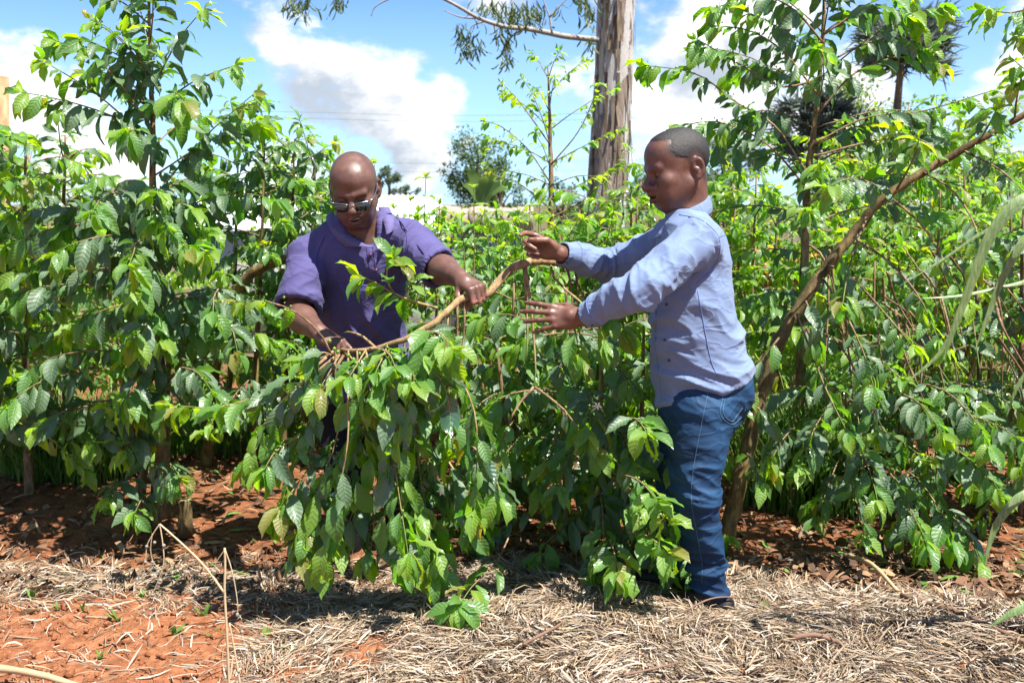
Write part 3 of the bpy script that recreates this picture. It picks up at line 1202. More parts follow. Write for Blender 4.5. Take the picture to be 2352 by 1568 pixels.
    for s, e, w in ((sL, eL, wL), (sR, eR, wR)):
        for a, b in ((s + .25 * (e - s), e), (e, w)):
            t_ = np.clip((sv - a) @ (b - a) / ((b - a) @ (b - a)), 0, 1)
            isarm = np.maximum(isarm, (np.linalg.norm(sv - a - t_[:, None] * (b - a), axis=1) < .085).astype(float))
    amp += (1 - isarm) * wz * .0150 * folds(sv, (.28, .12, 1.0), 11.0, 2.0, .26)
    amp += (1 - isarm) * (1 - wz) * .0075 * folds(sv, (.8, .2, .55), 8.0, 5.0, .25)
    dL = unit(eL - sL)
    for s, e, w, sd in ((sL, eL, wL, 3.0), (sR, eR, wR, 8.0)):
        d1, d2 = unit(e - s), unit(w - e)
        ne = bump_at(sv, e, .11)
        fa = np.clip(1 - np.linalg.norm(sv - w, axis=1) / .20, 0, 1)
        amp += isarm * ne * .0125 * folds(sv, d1 + d2 + np.array([0, .3, .3]), 15.0, sd, .35)
        amp += isarm * (.0055 + .006 * np.clip(bump_at(sv, e + .5 * (w - e), .1), 0, 1)) * folds(sv, d2 + np.array([.2, 0, .4]), 13.0, sd + 2, .4)
        amp += bump_at(sv, s, .10) * .009 * folds(sv, (.6, .1, -.8), 14.0, sd + 5, .2)
    cuffm = np.minimum(np.linalg.norm(sv - (eL + .88 * (wL - eL)), axis=1), np.linalg.norm(sv - (eR + .88 * (wR - eR)), axis=1))
    amp *= np.clip((cuffm - .03) / .03, .12, 1)
    sv = sv + sn * amp[:, None] - sn * .003
    shirt = mesh_obj('shirt', sv, sf, [shirt_m], person)
    bv = bvh_of(sv, sf)
    thread = plain('shirt_thread', (.13, .19, .42), .85)
    mb = Pieces()
    # sleeve seam, side seam, yoke, placket
    seam(mb, bv, [(1560, 493), (1610, 505), (1648, 540), (1652, 585), (1632, 622), (1600, 650)], .0017)
    seam(mb, bv, [(1602, 665), (1612, 720), (1622, 775), (1634, 830), (1650, 868)], .0017)
    seam(mb, bv, [(1650, 545), (1664, 540), (1676, 545)], .0015)
    seam(mb, bv, [(1508, 700), (1506, 790), (1512, 850), (1520, 912)], .0017)
    c = eL + .77 * (wL - eL)
    ax = unit(wL - eL)
    u_ = unit(np.cross(ax, (0, 1, .2)))
    w_ = np.cross(ax, u_)
    seam(mb, bv, [c + .06 * (math.cos(a) * u_ + math.sin(a) * w_) for a in np.linspace(0, 6.0, 14)], .0015, n=40)
    c = eR + .77 * (wR - eR)
    ax = unit(wR - eR)
    u_ = unit(np.cross(ax, (0, 1, .2)))
    w_ = np.cross(ax, u_)
    seam(mb, bv, [c + .06 * (math.cos(a) * u_ + math.sin(a) * w_) for a in np.linspace(0, 6.0, 14)], .0015, n=40)
    o = mb.build('seam', thread, shirt)
    # collar: stands behind the neck and folds down to the points
    ring = []
    for a in np.linspace(-2.55, 2.55, 33):
        # a = 0 behind the neck
        d = -fw * math.cos(a) + lat * math.sin(a)
        fr = abs(a) / 2.55
        c0 = P(1576, 490, 3.42)
        r = .072 + .004 * fr
        up = .062 - .092 * fr
        pt = c0 + d * r + np.array([0, 0, up]) + fw * .028 * fr
        lo = pt + d * (.016 + .006 * fr) + np.array([0, 0, -.052 - .016 * fr ** 2]) + fw * (.022 * fr ** 4)
        fold = pt + d * .005 + np.array([0, 0, .003])
        inn = pt - d * .002 + np.array([0, 0, -.045])
        ring.append([inn, pt, fold, lo * .5 + fold * .5 + d * .004, lo])
    strip('collar', np.array(ring).transpose(1, 0, 2), shirt_m, shirt, .0022, 1)
    mb = Pieces()
    for q, sd in ((eL + .90 * (wL - eL), -1), (eR + .90 * (wR - eR), -1)):
        h_ = bv.find_nearest(Vector(q + np.array([0.01, -.04, -.035])))
        small_sphere(mb, np.array(h_[0]) + np.array(h_[1]) * .001, .0052, sx=(1, .6, 1))
    for py_ in (700, 775, 845):
        h_ = bv.find_nearest(Vector(P(1502, py_, 3.25)))
        small_sphere(mb, np.array(h_[0]) + np.array(h_[1]) * .001, .0052)
    mb.build('button', M_BUTTON_B, shirt)
    # ---- jeans
    J = Field()
    jr = []
    for py_, xf, xb, hw in [(800, 1530, 1700, .150), (840, 1518, 1716, .158), (870, 1515, 1726, .166), (905, 1514, 1724, .168), (945, 1518, 1708, .166), (975, 1526, 1692, .16)]:
        a, b = P(xf, py_, YC), P(xb, py_, YC)
        c = (a + b) / 2
        jr.append((c[2], c[0], c[1], hw, (b[0] - a[0]) / 2))
    J.loft(jr, lat, fw, k=.04)
    J.chain([P(1612, 950, 3.315), P(1604, 1010, 3.305), P(1598, 1075, 3.29), P(1597, 1150, 3.275), P(1614, 1245, 3.30), P(1630, 1340, 3.315), P(1631, 1372, 3.32)],
            [.104, .095, .080, .072, .064, .052, .051], k=.03)
    J.chain([P(1594, 950, 3.52), P(1576, 1010, 3.525), P(1566, 1085, 3.53), P(1562, 1150, 3.53), P(1575, 1240, 3.56), P(1590, 1310, 3.57), P(1591, 1330, 3.57)],
            [.104, .094, .078, .070, .060, .050, .050], k=.03)
    J.half(P(1630, 1366, 3.32), (0, 0, -1), P(1630, 1366, 3.32) - .2, P(1630, 1366, 3.32) + .12)
    jv, jf = mesh_sdf(J, .005)
    jv = relax(jv, jf, 1)
    jn = vnormals(jv, jf)
    px, py, _ = project(jv)
    zk = bump_at(np.stack([py * 0, py * 0, py], 1), (0, 0, 1140), 95)
    za = np.clip((py - 1230) / 60, 0, 1)
    hipz = np.clip((1010 - py) / 90, 0, 1)
    a_ = (.0035 + .0095 * zk + .011 * za) * folds(jv, (.25, 0, 1), 15, 3, .3) + hipz * .008 * folds(jv, (.7, .1, .7), 10, 6, .25)
    jv = jv + jn * a_[:, None]
    fade = np.clip(a_ / .006, 0, 1) * .35 + .30 * bump_at(np.stack([px, py * .45, px * 0], 1), (1640, 1000 * .45, 0), 60) + .2 * bump_at(np.stack([px, py, px * 0], 1), (1690, 900, 0), 45)
    fade += .25 * np.clip(pn(jv * np.array([14, 14, 5])), 0, 1)
    jeans = mesh_obj('jeans', jv, jf, [jeans_m], person, attr={'fade': np.clip(fade, 0, 1)})
    bj = bvh_of(jv, jf)
    mb = Pieces()
    seam(mb, bj, [(1634, 868), (1620, 930), (1606, 1000), (1592, 1080), (1588, 1150), (1600, 1220), (1612, 1290), (1612, 1340)], .0009, n=60)
    for k in (0, 7):
        seam(mb, bj, [(1672, 852 + k * .6), (1664 + k * .6, 900), (1654 + k, 950 - k * .5), (1680, 974 - k), (1700 - k, 960 - k), (1712 - k, 940 - k * .5)], .0010, n=40)
    seam(mb, bj, [(1672, 854), (1700, 852), (1722, 846)], .0013)
    seam(mb, bj, [(1672, 861), (1700, 859), (1722, 853)], .0013)
    mb.build('seam', M_THREAD, jeans)
    shoe('shoe', ankL, fw, person, -.005)
    shoe('shoe', ankR, fw, person, -.005)
    return person, hl, hr


MAN_B, HAND_BL, HAND_BR = man_blue()
# ------------------------------------------------------------------ the man in the purple polo shirt (facing the camera, bent over the branch)
def man_purple():
    base = np.array([P(860, 1260, 4.0)[0], 4.02, 0.0])
    person = empty('person', base, 'bald man in purple polo shirt and sunglasses holding the bent branch', 'person')
    skin = skin_material('skin_dark', (.104, .050, .036), (.142, .070, .051))
    shirt_m = cloth_material('polo_purple', (.072, .064, .172), (.086, .076, .200), 1300, .82, .04)
    black_m = cloth_material('trousers_black', (.003, .003, .004), (.005, .005, .006), 900, .8, .0)
    fw = unit((-.05, -1, 0))
    lat = np.array([-fw[1], fw[0], 0])           # his left = picture right
    # torso: picture row, depth, x left, x right, half depth front to back
    rows_px = [(905, 4.10, 728, 945, .128), (880, 4.10, 728, 945, .132), (820, 4.07, 734, 936, .136), (760, 4.04, 742, 930, .142), (700, 4.00, 742, 930, .142), (650, 3.97, 732, 932, .136),
               (610, 3.94, 702, 945, .130), (575, 3.92, 700, 948, .118), (545, 3.915, 716, 935, .100), (520, 3.91, 752, 905, .082), (500, 3.90, 785, 872, .066)]
    rows = []
    for py, Y, xl, xr, hd in rows_px:
        a, b = P(xl, py, Y), P(xr, py, Y)
        c = (a + b) / 2
        rows.append((c[2], c[0], c[1], (b[0] - a[0]) / 2, hd))
    sR, eR, wR = P(706, 588, 3.86), P(680, 722, 3.73), P(731, 762, 3.53)       # his right arm, picture left
    sL, eL, wL = P(935, 545, 3.86), P(1003, 612, 3.64), P(1058, 640, 3.44)
    headO = P(814, 436, 3.79)
    HM = frame((.03, -.90, -.42), (-.055, -.42, .9))
    B = Field()
    B.loft([(r[0], r[1], r[2], r[3] - .02, r[4] - .018) for r in rows[4:]], lat, fw, k=.03)
    B.rc(P(832, 548, 3.91), headO + HM @ np.array([0, -.035, -.045]), .066, .066, k=.04)
    B.rc(P(838, 548, 3.87), headO + HM @ np.array([0, .0, -.075]), .055, .05, k=.04)
    to_w, to_l, HF = head_field(B, headO, HM, 1.07, dict(mouth=.0075, wide=1.05, ear=.014))
    for s, e, w in ((sL, eL, wL), (sR, eR, wR)):
        B.chain([s, e], [.062, .048], k=.03)
        B.chain([e, e + .3 * (w - e), w], [.048, .052, .031], k=.02)
    hl = hand(B, wL + unit(wL - eL) * .006, (.62, -.72, -.28), (.16, -.42, .90), -1,
              [(3, 62, 92, 45), (1, 64, 94, 45), (-1, 66, 94, 45), (-4, 68, 92, 45)], 1.04,
              thumb=[(.022, .022, -.014), (.048, .046, -.036), (.066, .040, -.060), (.072, .018, -.072)])
    hr = hand(B, wR + unit(wR - eR) * .010, (.78, -.42, -.34), (.34, -.38, .86), 1,
              [(2, 30, 44, 30), (0, 50, 70, 40), (-2, 56, 78, 40), (-4, 60, 80, 40)], 1.0,
              thumb=[(.022, .022, -.014), (.054, .042, -.026), (.084, .038, -.036), (.106, .026, -.044)])
    hipL, kneeL, ankL = P(880, 935, 4.12), P(915, 1090, 4.02), P(925, 1225, 4.08)
    hipR, kneeR, ankR = P(800, 935, 4.12), P(795, 1100, 3.98), P(795, 1235, 4.02)
    v, f = mesh_sdf(B, .0039)
    v = relax(v, f, 1, .35)
    lc = to_l(v)
    tint = np.ones((len(v), 3))

    def paint(w, c):
        nonlocal tint
        w = np.clip(w, 0, 1)[:, None]
        tint = tint * (1 - w) + np.asarray(c) * w
    for x in (-.013, 0, .013):
        paint(.7 * bump_at(lc, (x, .105 - abs(x) * .3, -.054), .0085), (.80, .55, .62))
        paint(.8 * bump_at(lc, (x, .103 - abs(x) * .3, -.0765), .009), (1.35, .95, 1.0))
    paint(.95 * np.exp(-(((lc - np.array([0, .09, -.0652])) / np.array([.017, .014, .0042])) ** 2).sum(1)), (.18, .12, .12))
    beard = np.exp(-(((lc - np.array([0, .07, -.075])) / np.array([.05, .06, .035])) ** 2).sum(1))
    paint(.35 * beard, (.60, .58, .60))
    stub = np.clip((.02 + lc[:, 2]) / .03, 0, 1) * np.clip((.03 - lc[:, 1]) / .04, 0, 1)
    paint(.45 * stub, (.72, .74, .78))
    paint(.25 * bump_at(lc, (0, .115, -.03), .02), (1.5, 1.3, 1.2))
    for H in (hl, hr):
        wp = np.clip(((H['palm'] - v) @ H['Z'] + .012) / .02, 0, 1) * (np.linalg.norm(v - H['palm'], axis=1) < .13)
        paint(.7 * wp, (1.9, 1.7, 1.6))
        for nl in H['nails']:
            paint(.7 * bump_at(v, nl, .0055), (2.0, 2.2, 2.4))
    mesh_obj('body', v, f, [skin], person, col=tint)
    mb = MB()
    for i in range(-4, 5):
        mb.box(to_w((i * .0042, .1025 - abs(i) * .0012, -.0625)), (.0040, .004, .0085), HM)
    mb.build('teeth', M_TEETH, person)
    # ---- sunglasses
    metal = plain('spectacle_metal', (.55, .53, .50), .25, 1.0, noise=.05)
    lens, t = new_mat('tinted_lens')
    b = t.n('ShaderNodeBsdfPrincipled', {'Base Color': (.012, .022, .020, 1), 'Roughness': .06})
    b.inputs['Specular IOR Level'].default_value = .9
    b.inputs['Coat Weight'].default_value = .6
    finish(t, b.outputs[0])
    mb = MB()
    gz, gy = -.012, .112
    lenses = []
    for x in (-1, 1):
        top = [to_w((x * .010, gy + .004, gz + .010)), to_w((x * .035, gy + .002, gz + .0135)), to_w((x * .062, gy - .012, gz + .0125))]
        mb.tube(spline(top, 10), .0014, 6)
        arm = [to_w((x * .062, gy - .012, gz + .0125)), to_w((x * .0725, gy - .022, gz + .014)), to_w((x * .0815, .03, gz + .020)), to_w((x * .082, -.03, .020))]
        mb.tube(spline(arm, 14), [.0028] * 6 + [.0022] * 8, 6)
        lp = []
        for k in range(5):
            fx = .012 + .0485 * k / 4
            yy = gy + .003 - .0135 * (k / 4) ** 2
            lp.append([to_w((x * fx, yy, gz + .0095 + .003 * math.sin(k / 4 * 3.1))), to_w((x * (fx + (.002 if k == 0 else -.003 if k == 4 else 0)), yy, gz - .0165 - .003 * math.sin(k / 4 * 3.1)))])
        lenses.append(np.array(lp).transpose(1, 0, 2))
    mb.tube(spline([to_w((-.010, gy + .004, gz + .010)), to_w((0, gy + .008, gz + .008)), to_w((.010, gy + .004, gz + .010))], 6), .0014, 6)
    gl = mb.build('sunglasses', metal, person)
    for L_ in lenses:
        strip('lens', L_, lens, gl, .0018, 0)
    # ---- polo shirt
    S = Field()
    S.loft(rows, lat, fw, k=.03, grow=.004)
    S.rc(P(800, 530, 3.91), sR, .058, .066, k=.05)
    S.rc(P(865, 525, 3.91), sL, .058, .066, k=.05)
    # sleeves: short, wide
    dR = unit(eR - sR)
    hR = sR + (eR - sR) * .86
    S.chain([sR, hR + dR * .03], [.068, .086], k=.018)
    S.half(hR, dR + np.array([.05, -.25, -.1]), hR - .16, hR + .16, k=.003)
    S.rc(hR - dR * .05, hR + dR * .06, .064, .080, k=.003, op='s')
    dL = unit(eL - sL)
    hL = sL + (eL - sL) * 1.0
    S.chain([sL, hL + dL * .03], [.068, .074], k=.018)
    S.half(hL + dL * .01, dL + np.array([.55, 0, -.1]), hL - .16, hL + .16, k=.003)
    S.rc(hL - dL * .05, hL + dL * .06, .060, .067, k=.003, op='s')
    # neck opening and V
    S.rc(headO + HM @ np.array([0, -.01, -.05]), P(833, 540, 3.91), .070, .078, k=.006, op='s')
    V0, V1 = P(838, 528, 3.82), P(853, 566, 3.76)
    S.rc(P(834, 515, 3.83), P(854, 560, 3.795), .066, .022, k=.006, op='s')
    sv, sf = mesh_sdf(S, .0050)
    sv = relax(sv, sf, 1)
    sn = vnormals(sv, sf)
    px, py, _ = project(sv)
    armR = np.clip(1.4 - np.linalg.norm(sv - (sR + eR) / 2, axis=1) / .13, 0, 1)
    armL = np.clip(1.4 - np.linalg.norm(sv - (sL + eL) / 2, axis=1) / .13, 0, 1)
    body = np.clip(1 - armR - armL, 0, 1)
    lowr = np.clip((py - 600) / 150, 0, 1)
    amp = body * (.005 + .014 * lowr) * folds(sv, (.9, 0, .35), 8.0, 4.0, .2)
    amp += body * .006 * folds(sv, (.6, 0, -.8), 9.0, 11.0, .25)
    amp += armR * .013 * folds(sv, (-.35, .2, 1), 11.0, 7.0, .3)
    amp += armL * .013 * folds(sv, unit(eL - sL) + np.array([0, 0, .3]), 11.0, 9.0, .3)
    amp += (bump_at(sv, P(760, 600, 3.8), .12) + bump_at(sv, P(915, 580, 3.8), .12)) * .010 * folds(sv, (.8, 0, -.5), 11.0, 15.0, .2)
    sv = sv + sn * amp[:, None] - sn * .003
    shirt = mesh_obj('polo_shirt', sv, sf, [shirt_m], person)
    bv = bvh_of(sv, sf)
    thread = plain('polo_thread', (.045, .036, .15), .9)
    mb = Pieces()
    seam(mb, bv, [(905, 495), (928, 520), (935, 560), (925, 610), (915, 650)], .0017)
    seam(mb, bv, [(745, 545), (728, 590), (735, 640), (752, 690)], .0017)
    seam(mb, bv, [(856, 568), (862, 610), (870, 660)], .0015)
    seam(mb, bv, [(842, 568), (848, 610), (856, 660)], .0015)
    # hem stitching of the sleeves
    seam(mb, bv, [(652, 700), (690, 706), (730, 712), (758, 708)], .0014)
    seam(mb, bv, [(1034, 584), (1020, 606), (1000, 626)], .0014)
    # pocket
    seam(mb, bv, [(898, 615), (900, 660), (925, 668), (945, 655)], .0014)
    seam(mb, bv, [(896, 612), (925, 616), (945, 610)], .002)
    mb.build('seam', thread, shirt)
    mb = Pieces()
    for q in ((857, 602), (864, 640)):
        h_ = bv.find_nearest(Vector(P(q[0], q[1], 3.7)))
        small_sphere(mb, np.array(h_[0]) + np.array(h_[1]) * .001, .0062, sx=(1, .6, 1))
    mb.build('button', M_BUTTON_D, shirt)
    # collar: stands round the neck, two wings laid down on the chest
    collar_m = cloth_material('polo_collar_lit', (.105, .092, .215), (.120, .105, .235), 500, .9, .05)  # paler than the shirt cloth: light falling on the collar is put into its colour

    def wing(fold, edge, Yf, n=20):
        fo = spline([(a, b_, 0) for a, b_ in fold], n)
        ed = spline([(a, b_, 0) for a, b_ in edge], n)
        yf = np.interp(np.linspace(0, 1, n), np.linspace(0, 1, len(Yf)), Yf)
        rws = [[], [], [], []]
        for k in range(n):
            A = P(fo[k][0], fo[k][1], yf[k])
            E = on_px(bv, ed[k][0], ed[k][1], .004, yf[k])
            mid_ = A * .5 + E * .5 + np.array([0, -.004, .002])
            rws[0].append(A + np.array([0, .012, -.003]))
            rws[1].append(A)
            rws[2].append(mid_)
            rws[3].append(E)
        return np.array(rws)
    strip('collar', wing([(764, 486), (776, 508), (800, 536), (830, 557), (857, 569)], [(749, 497), (752, 514), (762, 534), (776, 552), (793, 567)], [3.92, 3.87, 3.81, 3.77, 3.755]), collar_m, shirt, .0030, 0)
    strip('collar', wing([(869, 476), (873, 490), (880, 507), (885, 522), (888, 542)], [(893, 476), (901, 490), (905, 504), (907, 515), (904, 531)], [3.91, 3.87, 3.82, 3.785, 3.765]), collar_m, shirt, .0030, 0)
    # ---- trousers
    J = Field()
    jr = []
    for py_, Y, xl, xr, hd in [(840, 4.10, 742, 932, .118), (890, 4.12, 735, 940, .125), (940, 4.12, 735, 942, .125), (970, 4.12, 742, 938, .118)]:
        a, b = P(xl, py_, Y), P(xr, py_, Y)
        c = (a + b) / 2
        jr.append((c[2], c[0], c[1], (b[0] - a[0]) / 2, hd))
    J.loft(jr, lat, fw, k=.04)
    J.chain([P(888, 950, 4.12), P(905, 1020, 4.07), P(915, 1090, 4.02), P(925, 1225, 4.09), P(927, 1240, 4.09)], [.10, .09, .078, .06, .06], k=.03)
    J.chain([P(792, 950, 4.12), P(792, 1020, 4.06), P(795, 1100, 3.98), P(795, 1240, 4.03), P(795, 1255, 4.03)], [.10, .09, .078, .06, .06], k=.03)
    jv, jf = mesh_sdf(J, .007)
    jv = relax(jv, jf, 1)
    jn = vnormals(jv, jf)
    jv = jv + jn * (.005 * folds(jv, (.25, 0, 1), 12, 3, .3))[:, None]
    mesh_obj('trousers', jv, jf, [black_m], person)
    shoe('shoe', ankL, (.15, -1), person, 0)
    shoe('shoe', ankR, (-.15, -1), person, 0)
    return person, hl, hr


MAN_P, HAND_PL, HAND_PR = man_purple()
# ------------------------------------------------------------------ coffee plants
def leaf_material(name, ca, cb, tr, rough=.34, tw=.34, vein=(.10, .20, .03), rare=None, spec=.6):
    m, t = new_mat(name)
    uv = t.n('ShaderNodeUVMap', uv_map='UVMap').outputs[0]
    sx = t.n('ShaderNodeSeparateXYZ', {0: uv})
    u = t.math('ABSOLUTE', t.math('SUBTRACT', t.math('MULTIPLY', sx.outputs[0], 2.0), 1.0))
    v = sx.outputs[1]
    rnd = t.math('FRACT', t.math('ADD', t.n('ShaderNodeAttribute', attribute_name='leaf_rand').outputs['Fac'],
                                 t.n('ShaderNodeObjectInfo').outputs['Random']))
    co = t.n('ShaderNodeTexCoord').outputs['Object']
    ph = t.math('SUBTRACT', t.math('MULTIPLY', v, 9.0), t.math('MULTIPLY', u, 1.25))
    tri = t.math('ABSOLUTE', t.math('SUBTRACT', t.math('FRACT', ph), .5))          # 0 on a vein, .5 between
    bul = t.math('POWER', t.math('MULTIPLY', tri, 2.0), .6)
    mid = t.smooth(u, .10, .02)
    vl = t.math('MULTIPLY', t.smooth(tri, .10, .0), t.smooth(u, 1.0, .55))
    c = t.mix(rnd, ca, cb)
    if rare:
        c = t.mix(t.math('GREATER_THAN', rnd, rare[0]), c, rare[1])
    nz = t.noise(uv, 7.0, 3, .6)
    c = t.mix(t.math('MULTIPLY', nz, .35), c, tuple(x * .55 for x in ca))
    c = t.mix(t.math('MULTIPLY', vl, .15), c, vein)
    c = t.mix(t.math('MULTIPLY', mid, .55), c, vein)
    # a few brown spots and bitten, dry edges
    sp = t.n('ShaderNodeTexVoronoi', {'Vector': t.vmath('ADD', t.vmath('SCALE', uv, scale=1.0), t.n('ShaderNodeCombineXYZ', {0: t.math('MULTIPLY', rnd, 37.0)}).outputs[0]), 'Scale': 3.2}).outputs['Distance']
    spot = t.math('MULTIPLY', t.smooth(sp, .10, .05), t.math('GREATER_THAN', rnd, .86))
    c = t.mix(t.math('MULTIPLY', spot, .75), c, (.12, .07, .02))
    back = t.n('ShaderNodeNewGeometry').outputs['Backfacing']
    cb_ = t.mix(.55, c, (.10, .17, .06))
    c2 = t.mix(back, c, cb_)
    ro = t.math('ADD', t.math('MULTIPLY', back, .22), t.math('ADD', rough, t.math('MULTIPLY', nz, .26)))
    bmp = t.n('ShaderNodeBump', {'Strength': .38, 'Distance': .003, 'Height': t.math('SUBTRACT', bul, t.math('MULTIPLY', mid, .8))})
    b = t.n('ShaderNodeBsdfPrincipled', {'Base Color': c2, 'Roughness': ro, 'Normal': bmp.outputs[0]})
    b.inputs['Specular IOR Level'].default_value = spec
    b.inputs['Coat Weight'].default_value = .25
    b.inputs['Coat Roughness'].default_value = .12
    trc = t.mix(.6, t.mix(1.0, c, (2.2, 2.2, 1.2), 'MULTIPLY'), tr)
    tl = t.n('ShaderNodeBsdfTranslucent', {'Color': trc, 'Normal': bmp.outputs[0]})
    ms = t.n('ShaderNodeMixShader', {0: tw, 1: b.outputs[0], 2: tl.outputs[0]})
    finish(t, ms.outputs[0])
    return m


ML = [leaf_material('leaf_mature', (.020, .070, .048), (.048, .118, .056), (.26, .58, .03), .22, .31, spec=.95),
      leaf_material('leaf_mid', (.048, .198, .007), (.108, .290, .009), (.38, .78, .02), .15, .40),
      leaf_material('leaf_young', (.180, .380, .006), (.300, .460, .008), (.60, .84, .01), .17, .46, vein=(.32, .42, .05), rare=(.86, (.31, .18, .020)))]


def bark_material(name, c1, c2, c3, scale=30.0, age=True):
    m, t = new_mat(name)
    co = t.n('ShaderNodeTexCoord').outputs['Object']
    st = t.vmath('MULTIPLY', co, (1.0, 1.0, .35))
    n = t.noise(st, scale, 6, .65)
    n2 = t.noise(co, scale * 5, 3, .6)
    c = t.ramp(n, [(.32, c1), (.52, c2), (.72, c3)])
    if age:
        a = t.n('ShaderNodeAttribute', attribute_name='age').outputs['Fac']
        c = t.mix(t.smooth(a, .5, .95), c, (.09, .16, .03))
    h = t.math('ADD', n, t.math('MULTIPLY', n2, .4))
    bmp = t.n('ShaderNodeBump', {'Strength': .8, 'Distance': .006, 'Height': h})
    b = t.n('ShaderNodeBsdfPrincipled', {'Base Color': c, 'Roughness': .85, 'Normal': bmp.outputs[0]})
    b.inputs['Specular IOR Level'].default_value = .25
    finish(t, b.outputs[0])
    return m


M_BARK = bark_material('coffee_bark', (.07, .04, .02), (.20, .13, .07), (.36, .26, .14))
M_BARK_PALE = bark_material('coffee_bark_pale', (.13, .080, .036), (.29, .195, .095), (.42, .31, .17), 45)
M_BARK_MOSS = bark_material('coffee_bark_mossy', (.035, .026, .012), (.12, .085, .035), (.30, .22, .07), 22)


def berry_material():
    m, t = new_mat('coffee_cherry_green')
    co = t.n('ShaderNodeTexCoord').outputs['Object']
    n = t.noise(co, 70.0, 2)
    c = t.mix(n, (.07, .16, .012), (.15, .25, .03))
    b = t.n('ShaderNodeBsdfPrincipled', {'Base Color': c, 'Roughness': .32})
    b.inputs['Subsurface Weight'].default_value = .15
    b.inputs['Subsurface Scale'].default_value = .005
    finish(t, b.outputs[0])
    return m


M_BERRY = berry_material()

# ---- leaf shapes: x along, y across, z up; 48 triangles each
LV = np.array([.06, .20, .38, .56, .74, .90])
LW = np.array([.046, .140, .202, .204, .148, .044])
LU = np.array([-1, -.5, 0, .5, 1.0])


def leaf_shape(k):
    r = np.random.default_rng(100 + k)
    bend = r.uniform(.2, 1.25)
    foldz = r.uniform(.15, .60)
    wav = r.uniform(.022, .058)
    ph1, ph2 = r.uniform(0, 6.3, 2)
    wd = r.uniform(.86, 1.12)
    twist = r.uniform(-.6, .6)
    side = r.uniform(-.10, .10)
    pts = [(0, 0, 0)]
    uv = [(.5, 0)]
    for v, w in zip(LV, LW):
        for u in LU:
            y = u * w * wd
            z = foldz * abs(y) + wav * math.sin(v * 17 + (ph1 if u < 0 else ph2)) * abs(u) ** 2 - .006 * (u == 0)
            if abs(u) == 1:
                y *= 1 + .09 * math.sin(v * 26 + ph2)
            a = twist * v
            y, z = y * math.cos(a) - z * math.sin(a), y * math.sin(a) + z * math.cos(a)
            pts.append((v, y + side * v * v, z))
            uv.append((u * .5 + .5, v))
    pts.append((1.0, side, 0))
    uv.append((.5, 1))
    p = np.array(pts, float)
    # bend along a circular arc
    th = bend * p[:, 0]
    R = 1 / bend
    x = np.sin(th) * (R + p[:, 2])
    z = np.cos(th) * (R + p[:, 2]) - R
    p = np.stack([x, p[:, 1], z], 1)
    return p, np.array(uv)


_q, _t = [], []
for i in range(4):
    _t.append((0, 1 + i + 1, 1 + i))
for r_ in range(5):
    for i in range(4):
        a = 1 + r_ * 5 + i
        _q.append((a, a + 1, a + 6, a + 5))
for i in range(4):
    _t.append((26 + i, 26 + i + 1, 31))
LQ, LT = np.array(_q), np.array(_t)
NV = 12
LQ2 = np.array([(1, 2, 5, 4), (2, 3, 6, 5)])
LT2 = np.array([(0, 2, 1), (0, 3, 2), (4, 5, 7), (5, 6, 7)])
LPICK = [0] + [1 + 1 * 5 + q for q in (0, 2, 4)] + [1 + 4 * 5 + q for q in (0, 2, 4)] + [31]
LSHAPES = [leaf_shape(k) for k in range(NV)]
LEAF_MESH = {}
for k in range(NV):
    for mi in range(3):
        o = mesh_obj('leaf', LSHAPES[k][0], [LQ, LT], [ML[mi]], None, True, uv=LSHAPES[k][1])
        LEAF_MESH[k, mi] = o.data
        bpy.data.objects.remove(o)


def leaf_cloud(name, L, parent, mats=None, shapes=None, lod=False):
    """many leaves as one mesh; L: list of (pos, axis, normal, size, shape, material)"""
    mats = mats or ML
    shapes = shapes or LSHAPES
    Q_, T_ = LQ, LT
    if lod:
        shapes = [(a[LPICK], b[LPICK]) for a, b in shapes]
        Q_, T_ = LQ2, LT2
    pos = np.array([l[0] for l in L])
    X = np.array([l[1] for l in L])
    Z = np.array([l[2] for l in L])
    Y = np.cross(Z, X)
    s = np.array([l[3] for l in L])
    k = np.array([l[4] for l in L])
    mi = np.array([l[5] for l in L])
    tmpl = np.stack([sh[0] for sh in shapes])[k]
    V = pos[:, None] + s[:, None, None] * (tmpl[..., :1] * X[:, None] + tmpl[..., 1:2] * Y[:, None] + tmpl[..., 2:] * Z[:, None])
    uv = np.stack([sh[1] for sh in shapes])[k]
    n = len(L)
    nv = tmpl.shape[1]
    off = (np.arange(n) * nv)[:, None, None]
    q = (Q_[None] + off).reshape(-1, 4)
    tr = (T_[None] + off).reshape(-1, 3)
    midx = np.concatenate([np.repeat(mi, len(Q_)), np.repeat(mi, len(T_))])
    rnd = np.repeat(np.random.default_rng(n).random(n), nv)
    return mesh_obj(name, V.reshape(-1, 3), [q, tr], mats, parent, True, uv=uv.reshape(-1, 2), attr={'leaf_rand': rnd}, midx=midx)


_bm = bmesh.new()
bmesh.ops.create_icosphere(_bm, subdivisions=1, radius=1.0)
ICO_V = np.array([x.co[:] for x in _bm.verts])
ICO_F = np.array([[x.index for x in fc.verts] for fc in _bm.faces])
_bm.free()

TREES = []


